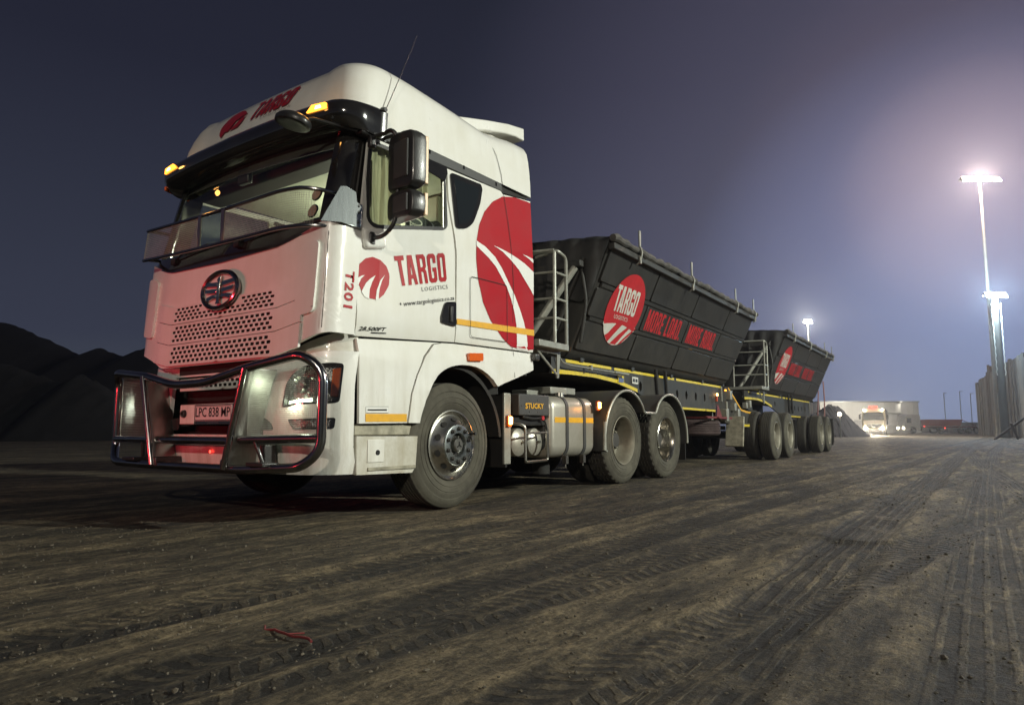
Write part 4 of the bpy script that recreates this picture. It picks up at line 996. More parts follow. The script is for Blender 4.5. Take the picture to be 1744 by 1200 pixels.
# steer wheel near side
def front_wheel(cx,sgn,parent):
    c=(cx,0,.528); bm=nb(); tyre(bm,c,.31); 
    if sgn<0:
        for v in bm.verts: v.co.x=2*cx-v.co.x
        bmesh.ops.reverse_faces(bm,faces=bm.faces)
    w_=obj('front_wheel',bm,'rubber',parent,angle=40); w_['cy']=0.0; w_['cz']=.528; two_tone(w_)
    if sgn<0: return
    bm=nb(); lathe(bm,[(-.05,.292),(-.008,.300),(-.006,.290),(-.020,.278),(-.035,.262),(-.030,.245),(.045,.180),(.052,.172),(.055,.150)],c,'x',56); obj('rim',bm,'rim_pol',w_)
    bm=nb()
    for k in range(10):
        a=2*math.pi*(k+.5)/10; rr=.218; x=.008
        m=Matrix.Rotation(a,3,'X')
        vs=[]
        for j in range(16):
            t=2*math.pi*j/16; u=math.cos(t)*.023; v=math.sin(t)*.029
            # lies on the cone
            p=Vector((x-u*.76+.005,rr+u*.65+0,v)); p=Vector((p.x,p.y*math.cos(a)-p.z*math.sin(a),p.y*math.sin(a)+p.z*math.cos(a)))
            vs.append(bm.verts.new((c[0]+p.x,c[1]+p.y,c[2]+p.z)))
        bm.faces.new(vs)
    obj('hand_hole',bm,'dark',w_,smooth=False)
    bm=nb(); lathe(bm,[(.048,.176),(.060,.172),(.062,.165),(.062,.105),(.055,.098),(.02,.095)],c,'x',48); obj('nut_ring',bm,'steel',w_)
    bm=nb(); nuts(bm,c,.140,10,.060,.020,.030,.3); lathe(bm,[(.06,.022),(.10,.020),(.10,.0)],(c[0],c[1]+.15,c[2]+.06),'x',10); islands('wheel_nut',bm,'intdark',w_)
    bm=nb(); lathe(bm,[(.018,.098),(.022,.06),(.030,.058)],c,'x',32); obj('hub_recess',bm,'dark',w_)
    bm=nb(); lathe(bm,[(.02,.062),(.062,.058),(.070,.048),(.070,.0)],c,'x',28); nuts(bm,c,.078,6,.022,.008,.012); hc=obj('hub_cap',bm,'alu',w_)
    bm=nb(); 
    for k in range(3): bx(bm,(c[0]+.072,c[1]+.014*math.cos(k*2.094+1.57),c[2]+.014*math.sin(k*2.094+1.57)),(.006,.012,.034),('X',k*2.094))
    obj('hub_badge',bm,'black',hc)
    bm=nb(); tube(bm,[(c[0]+.0,.20,.62),(c[0]+.10,.19,.625)],.012,8); obj('valve',bm,'black',w_)
front_wheel(-.02,1,truck); front_wheel(2*XC+.02,-1,truck)
def drive_wheel(y,polished):
    c=(-.02,y,.528); bm=nb(); tyre(bm,c,.29,True); w_=obj('drive_wheel',bm,'rubber',truck,angle=35); w_['cy']=float(y); w_['cz']=.528; two_tone(w_)
    bm=nb(); lathe(bm,[(-.05,.292),(-.010,.302),(-.006,.296),(-.020,.284),(-.045,.272),(-.075,.262),(-.10,.258),(-.20,.245),(-.215,.235),(-.215,.10)],c,'x',56); obj('rim',bm,'rim_pol' if polished else 'rim',w_)
    bm=nb(); lathe(bm,[(-.215,.105),(-.17,.10),(-.12,.09),(-.115,0)],c,'x',28); obj('hub',bm,'intdark',w_)
    bm=nb(); nuts(bm,c,.165,10,-.212,.018,.035); islands('wheel_nut',bm,'rim' if not polished else 'intdark',w_)
    for dx,nm in ((-.34,'inner_wheel'),(2*XC+.04+.29,'far_wheel'),(2*XC+.04+.63,'far_inner_wheel')):
        bm=nb(); tyre(bm,(c[0]+dx,y,.528),.29,False); obj('inner_tyre' if nm=='inner_wheel' else 'far_tyre',bm,'tread',w_ if nm=='inner_wheel' else truck)
    bm=nb(); tube(bm,[(-.3,y,.528),(-2.3,y,.528)],.10,12); bmesh.ops.create_uvsphere(bm,u_segments=16,v_segments=10,radius=.24,matrix=Matrix.Translation((XC,y,.55))); obj('axle',bm,'dark',truck)
D1,D2=3.255,4.565
drive_wheel(D1,False); drive_wheel(D2,True)
bm=nb(); tube(bm,[(-.3,0,.528),(-2.3,0,.528)],.07,12); obj('axle',bm,'dark',truck)
# --- chassis
bm=nb()
for s in (-.42,.42): bb(bm,XC+s-.04,XC+s+.04,-1.05,5.35,.72,1.0)
for y in (1.6,2.6,3.9,5.25): bb(bm,XC-.38,XC+.38,y-.05,y+.05,.76,.96)
bb(bm,XC-.6,XC+.6,-.95,1.0,.50,1.16)
obj('chassis',bm,'dark',truck,.01)
bm=nb(); bb(bm,XC-.55,XC+.55,3.3,4.6,1.02,1.10); lathe(bm,[(1.10,.0),(1.10,.5),(1.17,.48),(1.17,0)],(XC,4.0,0),'z',32); obj('fifth_wheel',bm,'frame',truck,.01)
bm=nb(); bb(bm,-.62,-.30,2.0,2.35,1.06,1.14); bb(bm,-.60,-.45,2.5,2.8,1.08,1.16); obj('valve_block',bm,'grey_metal',truck,.01)
# dark mass under the cab rear
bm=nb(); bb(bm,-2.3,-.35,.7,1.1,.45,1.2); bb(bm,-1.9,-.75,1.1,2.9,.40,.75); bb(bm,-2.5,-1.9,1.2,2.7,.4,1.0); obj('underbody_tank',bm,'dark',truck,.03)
# mud flap behind the front wheel with lamp
bm=nb(); bb(bm,-.42,-.05,.80,.83,.30,1.0); obj('mud_flap',bm,'black',truck,.004)
bm=nb(); bb(bm,-.07,-.045,.78,.885,.33,1.01); obj('flap_edge',bm,'grey_metal',truck,.006)
def marker(y,z,x=-.01):
    bm=nb(); bx(bm,(x,y,z),(.035,.035,.075)); l=obj('side_lamp',bm,'amber_core',truck,.008)
    bm=nb(); bx(bm,(x-.02,y,z-.005),(.03,.06,.11)); obj('lamp_base',bm,'orange',l,.006)
    point('side_lamp_light',(x+.12,y,z),1.1,(1,.36,.06),.03)
marker(.83,.745); marker(2.60,.94)
# --- battery box with lettering
bm=nb(); bb(bm,-.62,-.10,1.10,1.66,.80,1.02); sb=obj('battery_box',bm,'strip',truck,.012)
YX=lambda x:(lambda y,z:(x,y,z))
decal('lettering',fontword('STUCKY',.03,.0),[(1.205,.868),(1.545,.876),(1.545,.932),(1.205,.928)],YX(-.094),'yellow',sb)
bm=nb()
for p in ((1.15,.90),(1.29,.96),(1.44,.96),(1.60,.90),(1.29,.84),(1.44,.84)): lathe(bm,[(0,.007),(.004,.007),(.004,0)],(-.099,p[0],p[1]),'x',8)
islands('rivet',bm,'alu',sb)
# air tanks
for yy in (1.25,1.545):
    bm=nb(); lathe(bm,[(-.75,.0),(-.75,.14),(-.03,.145),(-.01,.14),(.012,.11),(.028,.06),(.032,0)],(-.20,yy,.53),'x',36); a_=obj('air_tank',bm,'alu_brush',truck)
    bm=nb(); lathe(bm,[(.02,.016),(.06,.014),(.06,0)],(-.20,yy,.53),'x',10); obj('drain_valve',bm,'alu',a_)
bm=nb(); tube(bm,smooth_path([(-.25,1.02,.73),(-.10,1.10,.72),(-.06,1.15,.69),(-.06,1.155,.335),(-.06,1.56,.345),(-.06,1.55,.66)],.03),.014,8); tube(bm,[(-.06,1.16,.622),(-.06,1.55,.628)],.012,8); obj('tank_guard',bm,'alu',truck)
bm=nb(); bb(bm,-.60,-.16,1.08,1.68,.70,.79); tube(bm,smooth_path([(-.14,1.50,.78),(-.12,1.60,.76),(-.12,1.66,.60),(-.14,1.66,.44)],.05),.012); tube(bm,smooth_path([(-.13,1.2,.79),(-.13,1.4,.77),(-.13,1.55,.78)],.05),.016); obj('hose_bundle',bm,'black',truck,.01)
bm=nb(); lathe(bm,[(0,.028),(.02,.024),(.02,0)],(-.13,1.56,.78),'x',12); obj('red_cap',bm,'dred',truck)
# --- fuel tank: rounded box lofted along y
def rrect(x0,x1,z0,z1,r,n=6):
    out=[]
    for cx,cz,a0 in ((x1-r,z1-r,0),(x0+r,z1-r,90),(x0+r,z0+r,180),(x1-r,z0+r,270)):
        for k in range(n+1): a=R(a0+90*k/n); out.append((cx+r*math.cos(a),cz+r*math.sin(a)))
    return out
def loft_y(bm,secs):
    rows=[[bm.verts.new((x,y,z)) for x,z in s] for y,s in secs]
    for a,b in zip(rows,rows[1:]):
        for i in range(len(a)): bm.faces.new((a[i-1],a[i],b[i],b[i-1]))
    bm.faces.new(rows[0]); bm.faces.new(rows[-1]); bmesh.ops.recalc_face_normals(bm,faces=bm.faces)
bm=nb(); T0,T1=1.72,2.62
loft_y(bm,[(T0-.025,rrect(-.66,-.13,.39,.99,.11)),(T0,rrect(-.68,-.105,.365,1.015,.13)),(T0+.03,rrect(-.69,-.095,.355,1.025,.13)),(T1-.03,rrect(-.69,-.095,.355,1.025,.13)),(T1,rrect(-.68,-.105,.365,1.015,.13)),(T1+.02,rrect(-.66,-.13,.39,.99,.11))])
tank=obj('fuel_tank',bm,'alu_brush',truck,angle=50)
bm=nb(); loft_y(bm,[(T0-.045,rrect(-.60,-.19,.45,.93,.08)),(T0-.028,rrect(-.62,-.17,.43,.95,.09))]); obj('tank_end',bm,'strip',tank)
for yy in (1.98,2.36):
    bm=nb(); loft_y(bm,[(yy,rrect(-.70,-.086,.346,1.034,.138)),(yy+.055,rrect(-.70,-.086,.346,1.034,.138))]); st=obj('tank_strap',bm,'strip',tank,angle=50)
    bm=nb(); bx(bm,(-.12,yy+.03,.33),(.05,.05,.09)); tube(bm,[(-.12,yy+.03,.36),(-.12,yy+.03,.25)],.008); obj('strap_bolt',bm,'alu',st)
for a,b in ((T0+.035,1.978),(2.037,2.358),(2.417,T1-.02)): 
    bm=nb(); bb(bm,-.0965,-.0925,a,b,.735,.793); obj('reflective_tape',bm,'yellow',tank)
bm=nb(); lathe(bm,[(1.02,.055),(1.07,.052),(1.075,.03),(1.075,0)],(-.25,2.10,0),'z',20); obj('filler_cap',bm,'alu',tank)
bm=nb(); bb(bm,-.66,-.45,1.75,2.0,1.03,1.10); obj('tank_step',bm,'grey_metal',tank,.01)
bm=nb(); lathe(bm,[(.16,.10),(.36,.10),(.36,0)],(-.5,2.1,0),'z',16); obj('exhaust_pot',bm,'dark',truck)
# --- rear mudguards (twin arches)
def arch_pts():
    P=[]
    for a in np.linspace(200,18,22): P.append((D1+.60*math.cos(R(a)),.53+.605*math.sin(R(a))))
    for a in np.linspace(162,-4,22): P.append((D2+.60*math.cos(R(a)),.53+.605*math.sin(R(a))))
    return P
AP=arch_pts(); AP[0]=(AP[0][0],.40); AP[-1]=(AP[-1][0]+.0,.46)
# flatten the saddle between the arches
i1=[i for i,p in enumerate(AP) if p[0]<D1+.40][-1]; 
P_=[p for p in AP if not (D1+.44<p[0]<D2-.44)]
k=[i for i,p in enumerate(P_) if p[0]<=D1+.44][-1]; P_=P_[:k+1]+[(D1+.47,.885),(D1+.50,.87),(D2-.50,.87),(D2-.47,.885)]+P_[k+1:]
bm=nb(); a=[bm.verts.new((.03,y,z)) for y,z in P_]; b=[bm.verts.new((-.66,y,z)) for y,z in P_]; 
for i in range(len(P_)-1): bm.faces.new((a[i],a[i+1],b[i+1],b[i]))
solid(bm,(0,0,.012)); mg=obj('mudguard',bm,'strip',truck,angle=40)
bm=nb(); tube(bm,[(.03,y,z+.006) for y,z in P_],.016,6); obj('rolled_edge',bm,'grey_metal',mg)
bm=nb()
for kx in range(5): 
    for ky in range(2): bx(bm,(-.10-.09*kx,D1+.58+ky*.12,.89),(.05,.03,.010))
obj('tread_plate',bm,'alu',mg)
bm=nb(); tube(bm,smooth_path([(.03,D1-.62,.42),(.03,D1-.60,.75)],.1),.02); obj('guard_edge',bm,'grey_metal',mg)
bm=nb(); bb(bm,-.62,-.02,5.20,5.22,.22,.62); obj('mud_flap',bm,'black',truck)
bm=nb(); tube(bm,[(-.02,5.19,.85),(-.02,5.22,.48)],.014,6); obj('flap_stay',bm,'grey_metal',truck)

# --- bull bar
TR=.034
bm=nb()
top_=[(-1.43,-1.53,.60),(-1.43,-1.53,1.10),(-1.33,-1.60,1.165),(-.72,-1.635,1.105),(-.25,-1.65,1.015),(.20,-1.65,1.015),(.72,-1.635,1.105),(1.30,-1.60,1.175),(1.43,-1.52,1.06),(1.43,-1.52,.52),(1.30,-1.58,.405),(.70,-1.62,.372),(-.70,-1.62,.372),(-1.25,-1.62,.38),(-1.43,-1.53,.50)]
lp_=[(XC+a,b,c) for a,b,c in top_]
P=[Vector(p) for p in lp_]; pth=[]
m=len(P)
for i in range(m):
    a=P[i-1]-P[i];b=P[(i+1)%m]-P[i]; rr=min(.12,a.length*.48,b.length*.48); s=P[i]+a.normalized()*rr;e=P[i]+b.normalized()*rr
    for k in range(6): t=k/5; pth.append(s*(1-t)**2+P[i]*2*t*(1-t)+e*t*t)
q=[pth[0]]
for p in pth[1:]:
    if (p-q[-1]).length>.004: q.append(p)
if (q[-1]-q[0]).length<.004: q.pop()
tube(bm,q,TR,14,closed=True)
bull=obj('bull_bar',bm,'dark_chrome',truck)
bm=nb()
for p,q_ in (((-1.42,-1.53,.575),(-.62,-1.60,.575)),((-.56,-1.60,.575),(.56,-1.60,.575)),((.62,-1.60,.585),(1.42,-1.53,.60))):
    tube(bm,[(XC+p[0],p[1],p[2]),(XC+q_[0],q_[1],q_[2])],TR*.95,14)
obj('cross_tube',bm,'dark_chrome',bull)
for s in (-1,1):
    # rounded side plates of the central section
    t0=Vector((XC+s*.735,-1.625,1.10)); t1=Vector((XC+s*.515,-1.625,.375)); bm=nb()
    rows=[]
    for k in range(13):
        t=k/12; c=t0.lerp(t1,t)
        wd=.20-.02*t
        pf=[(-.020,-.035),(0,-.052),(.020,-.035),(.026,0),(.024,wd),(.0,wd+.004),(-.024,wd),(-.026,0)]
        rows.append([bm.verts.new((c.x+u+ (.03*s if v>.1 else 0),c.y+v,c.z)) for u,v in pf])
    for a,b in zip(rows,rows[1:]):
        for i in range(8): bm.faces.new((a[i-1],a[i],b[i],b[i-1]))
    bm.faces.new(rows[0]); bm.faces.new(rows[-1]); bmesh.ops.recalc_face_normals(bm,faces=bm.faces)
    obj('upright_plate',bm,'plate_steel2',bull,.006,angle=50)
    bm=nb(); tube(bm,[t0+Vector((0,-.035,0)),t1+Vector((0,-.035,0))],.026,12); obj('upright_tube',bm,'dark_chrome',bull)
    bm=nb(); tube(bm,[(XC+s*.80,-1.60,.58),(XC+s*.86,-1.56,.40)],.016,8); bx(bm,(XC+s*.90,-1.60,.415),(.20,.14,.03)); bx(bm,(XC+s*.82,-1.50,.48),(.06,.10,.14)); obj('step_bracket',bm,'black',bull,.008)
    # headlamp wire screens
    bm=nb()
    tx=[(XC+s*a,b,c) for a,b,c in ((.74,-1.70,1.10),(1.30,-1.60,1.165),(1.41,-1.53,1.10))]; xs=[.66,.74,1.30,1.41]
    topz=lambda X:float(np.interp(X,[.72,1.30,1.42],[1.10,1.165,1.09])); yy=lambda X:float(np.interp(X,[.62,.72,1.30,1.43],[-1.61,-1.62,-1.575,-1.51]))
    n=56
    for k in range(n+1):
        X=.70+.71*k/n; tube(bm,[(XC+s*X,yy(X)+.02,.60),(XC+s*X,yy(X)+.02,topz(X)-.02)],.0010,3,cap=False)
    for k in range(38):
        z=.605+.014*k
        if z>1.09: continue
        tube(bm,[(XC+s*X,yy(X)+.02,z) for X in (.70,1.0,1.30,1.41)],.0013,3,cap=False)
    obj('lamp_screen',bm,'grey_metal',bull)
bm=nb()
for s in (-1,1): bb(bm,XC+s*.5-.04,XC+s*.5+.04,-1.66,-1.2,.36,.44)
islands('mounting_arm',bm,'black',bull,bev=.01)
point('cab_fill_light',(XC,.1,2.55),36,(1,1,.80),.12)  # added fill that brightens the cab inside, no known dome lamp
# ================================================================== side tipper trailers (local frame: x lateral, y along, at the kingpin)
PSI=R(2.6); K=(-1.25,4.0,0)
def trailer(root,y0,first):
    """all y coordinates shifted by y0"""
    top_z=2.93; zb=1.62; OT,OB=1.30,.72; k=(OT-OB)/(top_z-zb)
    so=lambda z:OB+(z-zb)*k
    A,B=-1.27+y0,5.42+y0
    # bin body: trough with sloped sides
    prof=[(OT-.03,top_z),(OB-.03,zb),(.60,zb-.07),(-.60,zb-.07),(-OB+.03,zb),(-OT+.03,top_z)]
    bm=nb(); r0=[bm.verts.new((x,A,z)) for x,z in prof]; r1=[bm.verts.new((x,B,z)) for x,z in prof]
    for i in range(len(prof)-1): bm.faces.new((r0[i],r0[i+1],r1[i+1],r1[i]))
    bm.faces.new(r0[::-1]); bm.faces.new(r1); bmesh.ops.recalc_face_normals(bm,faces=bm.faces)
    body=obj('tipper_bin',bm,'bin',root,.02)
    # pressed panels on the near side (and plain far side by mirroring)
    SV=lambda o,s=1:(lambda t,z:(s*(so(z)+o),t,z))
    def panel(loop,o,m='bin',nm='side_panel',sg=1,depth=.028):
        bm=fill([roundloop(loop,.035,3)])
        for v in bm.verts: t,z=v.co.x,v.co.y; v.co=Vector((sg*(so(z)+o),t,z))
        if (sum((f.normal.x for f in bm.faces)))*sg<0: bmesh.ops.reverse_faces(bm,faces=bm.faces)
        solid(bm,(-sg*depth,0,.006)); return obj(nm,bm,m,body,.010)
    g=.022
    rowsz=[(1.655,1.995),(2.065,2.395),(2.470,2.865)]
    tt=[A+.02,.37+y0,2.12+y0,3.86+y0,B-.02]
    for ri,(za,zc) in enumerate(rowsz):
        for ci in range(4):
            if ri<2 or True:
                panel([(tt[ci]+g,za),(tt[ci+1]-g,za),(tt[ci+1]-g,zc),(tt[ci]+g,zc)],.005)
    for za in (2.033,2.433):   # long channel ribs standing off between the rows
        bm=nb()
        for (u,v,w0,w1) in ((A+.12,B-.05,.030,.030),):
            P=[(.0,-.040),(.030,-.018),(.030,.018),(.0,.040)]
            a=[bm.verts.new((so(za+dz)-.022+o,u,za+dz)) for o,dz in P]; b=[bm.verts.new((so(za+dz)-.022+o,v,za+dz)) for o,dz in P]
            for i in range(3): bm.faces.new((a[i],a[i+1],b[i+1],b[i]))
            bm.faces.new(a); bm.faces.new(b[::-1])
        bmesh.ops.recalc_face_normals(bm,faces=bm.faces); obj('side_rib',bm,'bin',body)
    # oval logo
    ec,ez,ra,rb=-.30+y0,2.245,.53,.455
    E_=[(ec+ra*math.cos(t)*(1-.0),ez+rb*math.sin(t)) for t in np.linspace(0,2*math.pi,56,endpoint=False)]
    polydecal('logo',[E_],SV(.0135),'dred',body,.4)
    def ell(x): return ez-rb*math.sqrt(max(0,1-((x-ec)/ra)**2))
    def road(x0t,x1t,x0b,x1b,ytop):
        L=[]
        n=6
        f=lambda s,a,b:a+(b-a)*(s**.65)
        l=[(f(s,x0t,x0b),ytop+(1.74-ytop)*s) for s in np.linspace(0,1,n)]; r=[(f(s,x1t,x1b),ytop+(1.74-ytop)*s) for s in np.linspace(0,1,n)]
        cl=lambda p:(p[0],max(p[1],ell(p[0])+.004))
        return [cl(p) for p in l]+[cl(p) for p in r[::-1]]
    # white fan with two red road stripes
    xs=np.linspace(ec-ra*.90,ec+ra*.93,24)
    topc=lambda x:2.015+.05*math.sin((x-(ec-ra*.9))/(2*ra*.9)*math.pi)
    polydecal('logo_road',[[(x,min(topc(x),2.075)) for x in xs]+[(x,ell(x)+.003) for x in xs[::-1]]],SV(.0150),'wvinyl',body,.4)
    for (p,q,a,b) in ((-.40,-.22,-.62,-.46),(-.02,.06,-.40,-.20),(.20,.235,-.16,-.05)):
        polydecal('logo_road',[[(y0+p,2.07),(y0+q,2.07),(y0+(q+b)/2-.03,1.93),(y0+b-.02,max(1.805,ell(y0+b-.02)+.002)),(y0+a,max(1.80,ell(y0+a)+.002)),(y0+(p+a)/2-.03,1.93)]],SV(.0165),'dred',body,.4)
    decal('logo_lettering',blockword('TARGO',.07),[(-.655+y0,2.20),(.03+y0,2.20),(-.02+y0,2.515),(-.72+y0,2.515)],lambda t,z:(so(z)+(.0155 if z<2.39 else .0155),t,z),'wvinyl',body,.04)
    decal('logo_lettering',fontword('LOGISTICS',.0),[(-.53+y0,2.115),(-.115+y0,2.115),(-.125+y0,2.165),(-.56+y0,2.165)],SV(.0155),'wvinyl',body)
    for (wd,t0,t1) in (('MORE LOAD.',.47,1.93),('MORE ROAD.',2.22,3.70)):
        decal('slogan',blockword(wd,.10),[(t0+.03+y0,2.085),(t1+y0,2.085),(t1-.02+y0,2.370),(t0+y0,2.370)],SV(.0085),'dred',body)
    # top rail, tarp roll, tarp
    bm=nb(); bb(bm,OT-.06,OT+.03,A-.02,B+.02,top_z-.10,top_z-.02); bb(bm,-OT-.03,-OT+.06,A-.02,B+.02,top_z-.10,top_z-.02); obj('top_rail',bm,'frame',body,.01)
    bm=nb(); n=70
    pts=[(OT+.02+.008*math.sin(i*.9),A-.05+(B-A+.1)*i/n,top_z+.03+.010*math.sin(i*1.7)+.008*math.sin(i*.37)) for i in range(n+1)]
    rr=[.045+.009*math.sin(i*2.1)+.007*math.sin(i*.71) for i in range(n+1)]
    tube(bm,pts,rr,10); obj('tarpaulin_roll',bm,'roll',body)
    bm=nb(); nx,ny=14,46; V=[]
    rs=random.Random(int(y0*10)+3)
    for j in range(ny+1):
        row=[]
        for i in range(nx+1):
            u=i/nx*2-1; y=A-.03+(B-A+.06)*j/ny
            z=top_z+.03+.10*(1-u*u)+.025*math.sin(j*.8)*math.cos(i*.9)*(1-u*u)+.01*math.sin(j*2.3+i)
            row.append(bm.verts.new((u*(OT+.01),y,z)))
        V.append(row)
    for j in range(ny):
        for i in range(nx): bm.faces.new((V[j][i],V[j][i+1],V[j+1][i+1],V[j+1][i]))
    obj('tarpaulin',bm,'tarp',body)
    # hanging front flap of the tarpaulin with folds
    bm=nb(); rows=[]
    for (zz,dy) in ((top_z+.06,-.02),(top_z-.02,-.09),(2.7,-.10),(2.45,-.075),(2.25,-.06)):
        row=[]
        for i in range(41):
            u=i/40*2-1; x=u*(OT-.02-(top_z-zz)*.40 if zz<top_z else OT-.02)
            row.append(bm.verts.new((x,A+dy+.025*math.sin(i*1.25+zz*3)-(.02 if i%7==0 else 0),zz+(.07*(1-u*u) if zz>top_z-.05 else .03*math.sin(i*.8)))))
        rows.append(row)
    for a,b in zip(rows,rows[1:]):
        for i in range(40): bm.faces.new((a[i],a[i+1],b[i+1],b[i]))
    solid(bm,(0,-.006,0)); obj('tarpaulin_flap',bm,'tarp',body,angle=60)
    # latches and upright pegs
    for yy in (-.44,1.62,4.07,6.0 if False else 5.35):
        yq=yy+y0
        bm=nb(); bx(bm,(OT+.0,yq,top_z+.20),(.022,.045,.26)); bx(bm,(OT+.0,yq,top_z+.08),(.05,.07,.04)); obj('tarp_peg',bm,'grey_metal',body,.006)
        bm=nb(); tube(bm,smooth_path([(OT+.05,yq-.12,top_z+.08),(OT+.085,yq-.13,top_z+.0),(OT+.055,yq-.13,top_z-.12),(OT+.01,yq-.14,top_z-.16)],.03),.014,6); bx(bm,(OT+.055,yq-.13,top_z-.10),(.03,.035,.10)); obj('tarp_latch',bm,'grey_metal',body,.004)
    # end posts (pivot frames)
    for yy in (A-.10,B+.10):
        bm=nb()
        tube(bm,[(.95,yy,2.75),(.40,yy,1.60)],.035,8); tube(bm,[(-.95,yy,2.75),(-.40,yy,1.60)],.035,8)
        bx(bm,(0,yy,2.3),(.16,.10,1.3)); bx(bm,(0,yy,2.68),(1.7,.06,.08))
        obj('pivot_frame',bm,'frame',root,.006)
    bm=nb(); tube(bm,[(.88,A-.20,2.62),(.30,A-.52,1.62)],.045,12); obj('tipping_cylinder',bm,'grey_metal',root)
    bm=nb(); bx(bm,(.90,A-.18,2.66),(.14,.12,.08)); tube(bm,smooth_path([(.92,A-.12,2.68),(1.0,A-.14,2.2),(.9,A-.12,1.7)],.1),.02); obj('cylinder_mount',bm,'frame',root,.01)
    # platform with hand rail at the front
    px0,px1=.90,1.0; ya,yb=-2.50+y0,-1.90+y0
    bm=nb(); bb(bm,.25,1.0,ya-.02,yb+.04,1.55,1.62); plat=obj('platform',bm,'grey_metal',root,.006)
    bm=nb(); tube(bm,[(.89,ya+.10,1.53),(.89,yb-.04,1.27)],.014,6)
    v=[bm.verts.new(p) for p in ((.90,ya+.05,1.55),(.90,yb+.02,1.55),(.90,yb-.02,1.24),(.90,yb-.06,1.24),(.90,yb-.06,1.51),(.90,ya+.14,1.51))]; bm.faces.new(v); r=bmesh.ops.extrude_face_region(bm,geom=bm.faces[-1:]); bmesh.ops.translate(bm,vec=(-.02,0,0),verts=[g for g in r['geom'] if isinstance(g,bmesh.types.BMVert)]); obj('platform_bracket',bm,'grey_metal',plat)
    bm=nb(); zr=2.66
    tube(bm,smooth_path([(.98,yb-.25,1.62),(.98,yb-.25,zr-.06),(.98,yb-.25,zr),(.60,yb-.25,zr)],.06),.020,8)
    tube(bm,smooth_path([(.60,yb-.02,zr+.02),(.98,yb-.20,zr+.02),(.98,yb+.02,zr-.02),(.98,yb+.02,1.62)],.08),.020,8)
    tube(bm,[(.98,yb-.26,zr+.01),(.30,yb-.40,zr+.01)],.018,8)
    for zz in (2.42,2.12,1.90):
        tube(bm,[(.30,yb-.38,zz),(.98,yb-.25,zz),(.98,yb+.02,zz)],.015,8)
    tube(bm,[(.32,yb-.38,1.6),(.32,yb-.38,zr)],.018,8)
    obj('hand_rail',bm,'grey_metal',plat)
    # chassis side plate
    off=.70; c0=-1.75+y0 if first else 6.70; c1=5.02+y0 if first else 14.2
    s0=c0
    bottom=[(c0,1.315),(c0+.5,1.332),(c0+1.15,1.333),(c0+1.83,1.298),(c0+2.55,1.20),(c0+3.1,1.10),(c0+3.5,1.035),(c0+3.9,1.005),(c1,1.0)]
    holes=[]
    for t in ([.92,2.0,2.49,2.95,3.45,3.95] if first else [9.0-9.6+.6,1.9,2.4,2.9,3.4,3.9]):
        tq=t+y0; zz=1.30 if t<1.6 else 1.25
        holes.append([(tq+.055*math.cos(a),zz+.075*math.sin(a)) for a in np.linspace(0,6.283,14,endpoint=False)])
    bm=fill([bottom+[(c1,1.515),(c0,1.515)]]+holes)
    for v in bm.verts: v.co=Vector((off,v.co.x,v.co.y))
    if sum(f.normal.x for f in bm.faces)<0: bmesh.ops.reverse_faces(bm,faces=bm.faces)
    solid(bm,(-.03,0,0)); fr=obj('chassis_plate',bm,'frame',root,.004)
    bm=nb(); bb(bm,-.70,.66,c0+2.7,c1-.02,1.02,1.04); bb(bm,-.72,-.69,c0,c1,1.02,1.50); bb(bm,-.66,.64,c0+.02,c0+.06,1.33,1.5); bb(bm,-.3,.3,c0+.1,c1-.1,1.36,1.46); bb(bm,-.30,.66,c0+.1,c0+2,1.345,1.36)
    obj('chassis_beam',bm,'dark',root)
    # tape
    def tape(pts,wd,nm='reflective_tape',m='yellow2'):
        return line_strip(nm,pts,lambda t,z:(off+.003,t,z),wd,m,fr)
    tape([(c0+.02,1.345),(c0+.6,1.360),(c0+1.15,1.362),(c0+1.83,1.328),(c0+2.55,1.232)],.050)
    for a,b in ((c0+.35,c0+1.65),(c0+1.75,c0+3.35),(c0+3.42,c0+3.60),(c0+3.80,c0+4.10),(c0+4.20,c1-.02)): tape([(a,1.495),(b,1.495)],.038)
    tape([(c0+4.1,1.022),(c1-.35,1.018)],.036); tape([(c1-.25,1.018),(c1-.02,1.018)],.036)
    bm=nb(); bx(bm,(off+.01,c1-.03,1.36),(.02,.05,.30)); obj('end_plate',bm,'grey_metal',fr)
    if first:
        bm=nb(); bx(bm,(off+.008,.20,1.365),(.006,.20,.10)); lb=obj('warning_label',bm,'yellow2',fr); bm=nb(); bx(bm,(off+.012,.20,1.350),(.004,.17,.06)); obj('label_panel',bm,mat('label_blue',(.10,.13,.26),.5),lb)
        bm=nb(); bx(bm,(off+.008,.70,1.375),(.006,.22,.10)); lb=obj('warning_label',bm,'wvinyl',fr); decal('label_panel',fill([[(0,0),(.42,0),(.42,1),(0,1)],[(.58,0),(1,0),(1,1),(.58,1)]]),[(.62,1.35),(.78,1.35),(.78,1.40),(.62,1.40)],lambda t,z:(off+.0125,t,z),'black_ink',lb)
        bm=nb(); tube(bm,smooth_path([(.74,-1.70,1.58),(.78,-1.62,1.45),(.80,-1.45,1.43),(.80,.2,1.43)],.05),.010,6); tube(bm,[(.80,-.2,1.43),(.80,.25,1.43)],.018,8); bx(bm,(.79,-.9,1.44),(.04,.04,.06)); obj('valve_pipe',bm,'grey_metal',fr)
    # braces up to the bin
    bm=nb()
    for t in (1.55,1.95): tube(bm,[(off+.03,t+y0-.08,1.60),(off+.03,t+y0,1.10)],.025,8)
    islands('tipping_hose',bm,'black',root)
    bm=nb()
    for t in (-1.0,.6,2.2,3.8,5.1): bx(bm,(0,t+y0,1.535),(1.45,.10,.05))
    islands('cross_bearer',bm,'frame',root)
    return fr
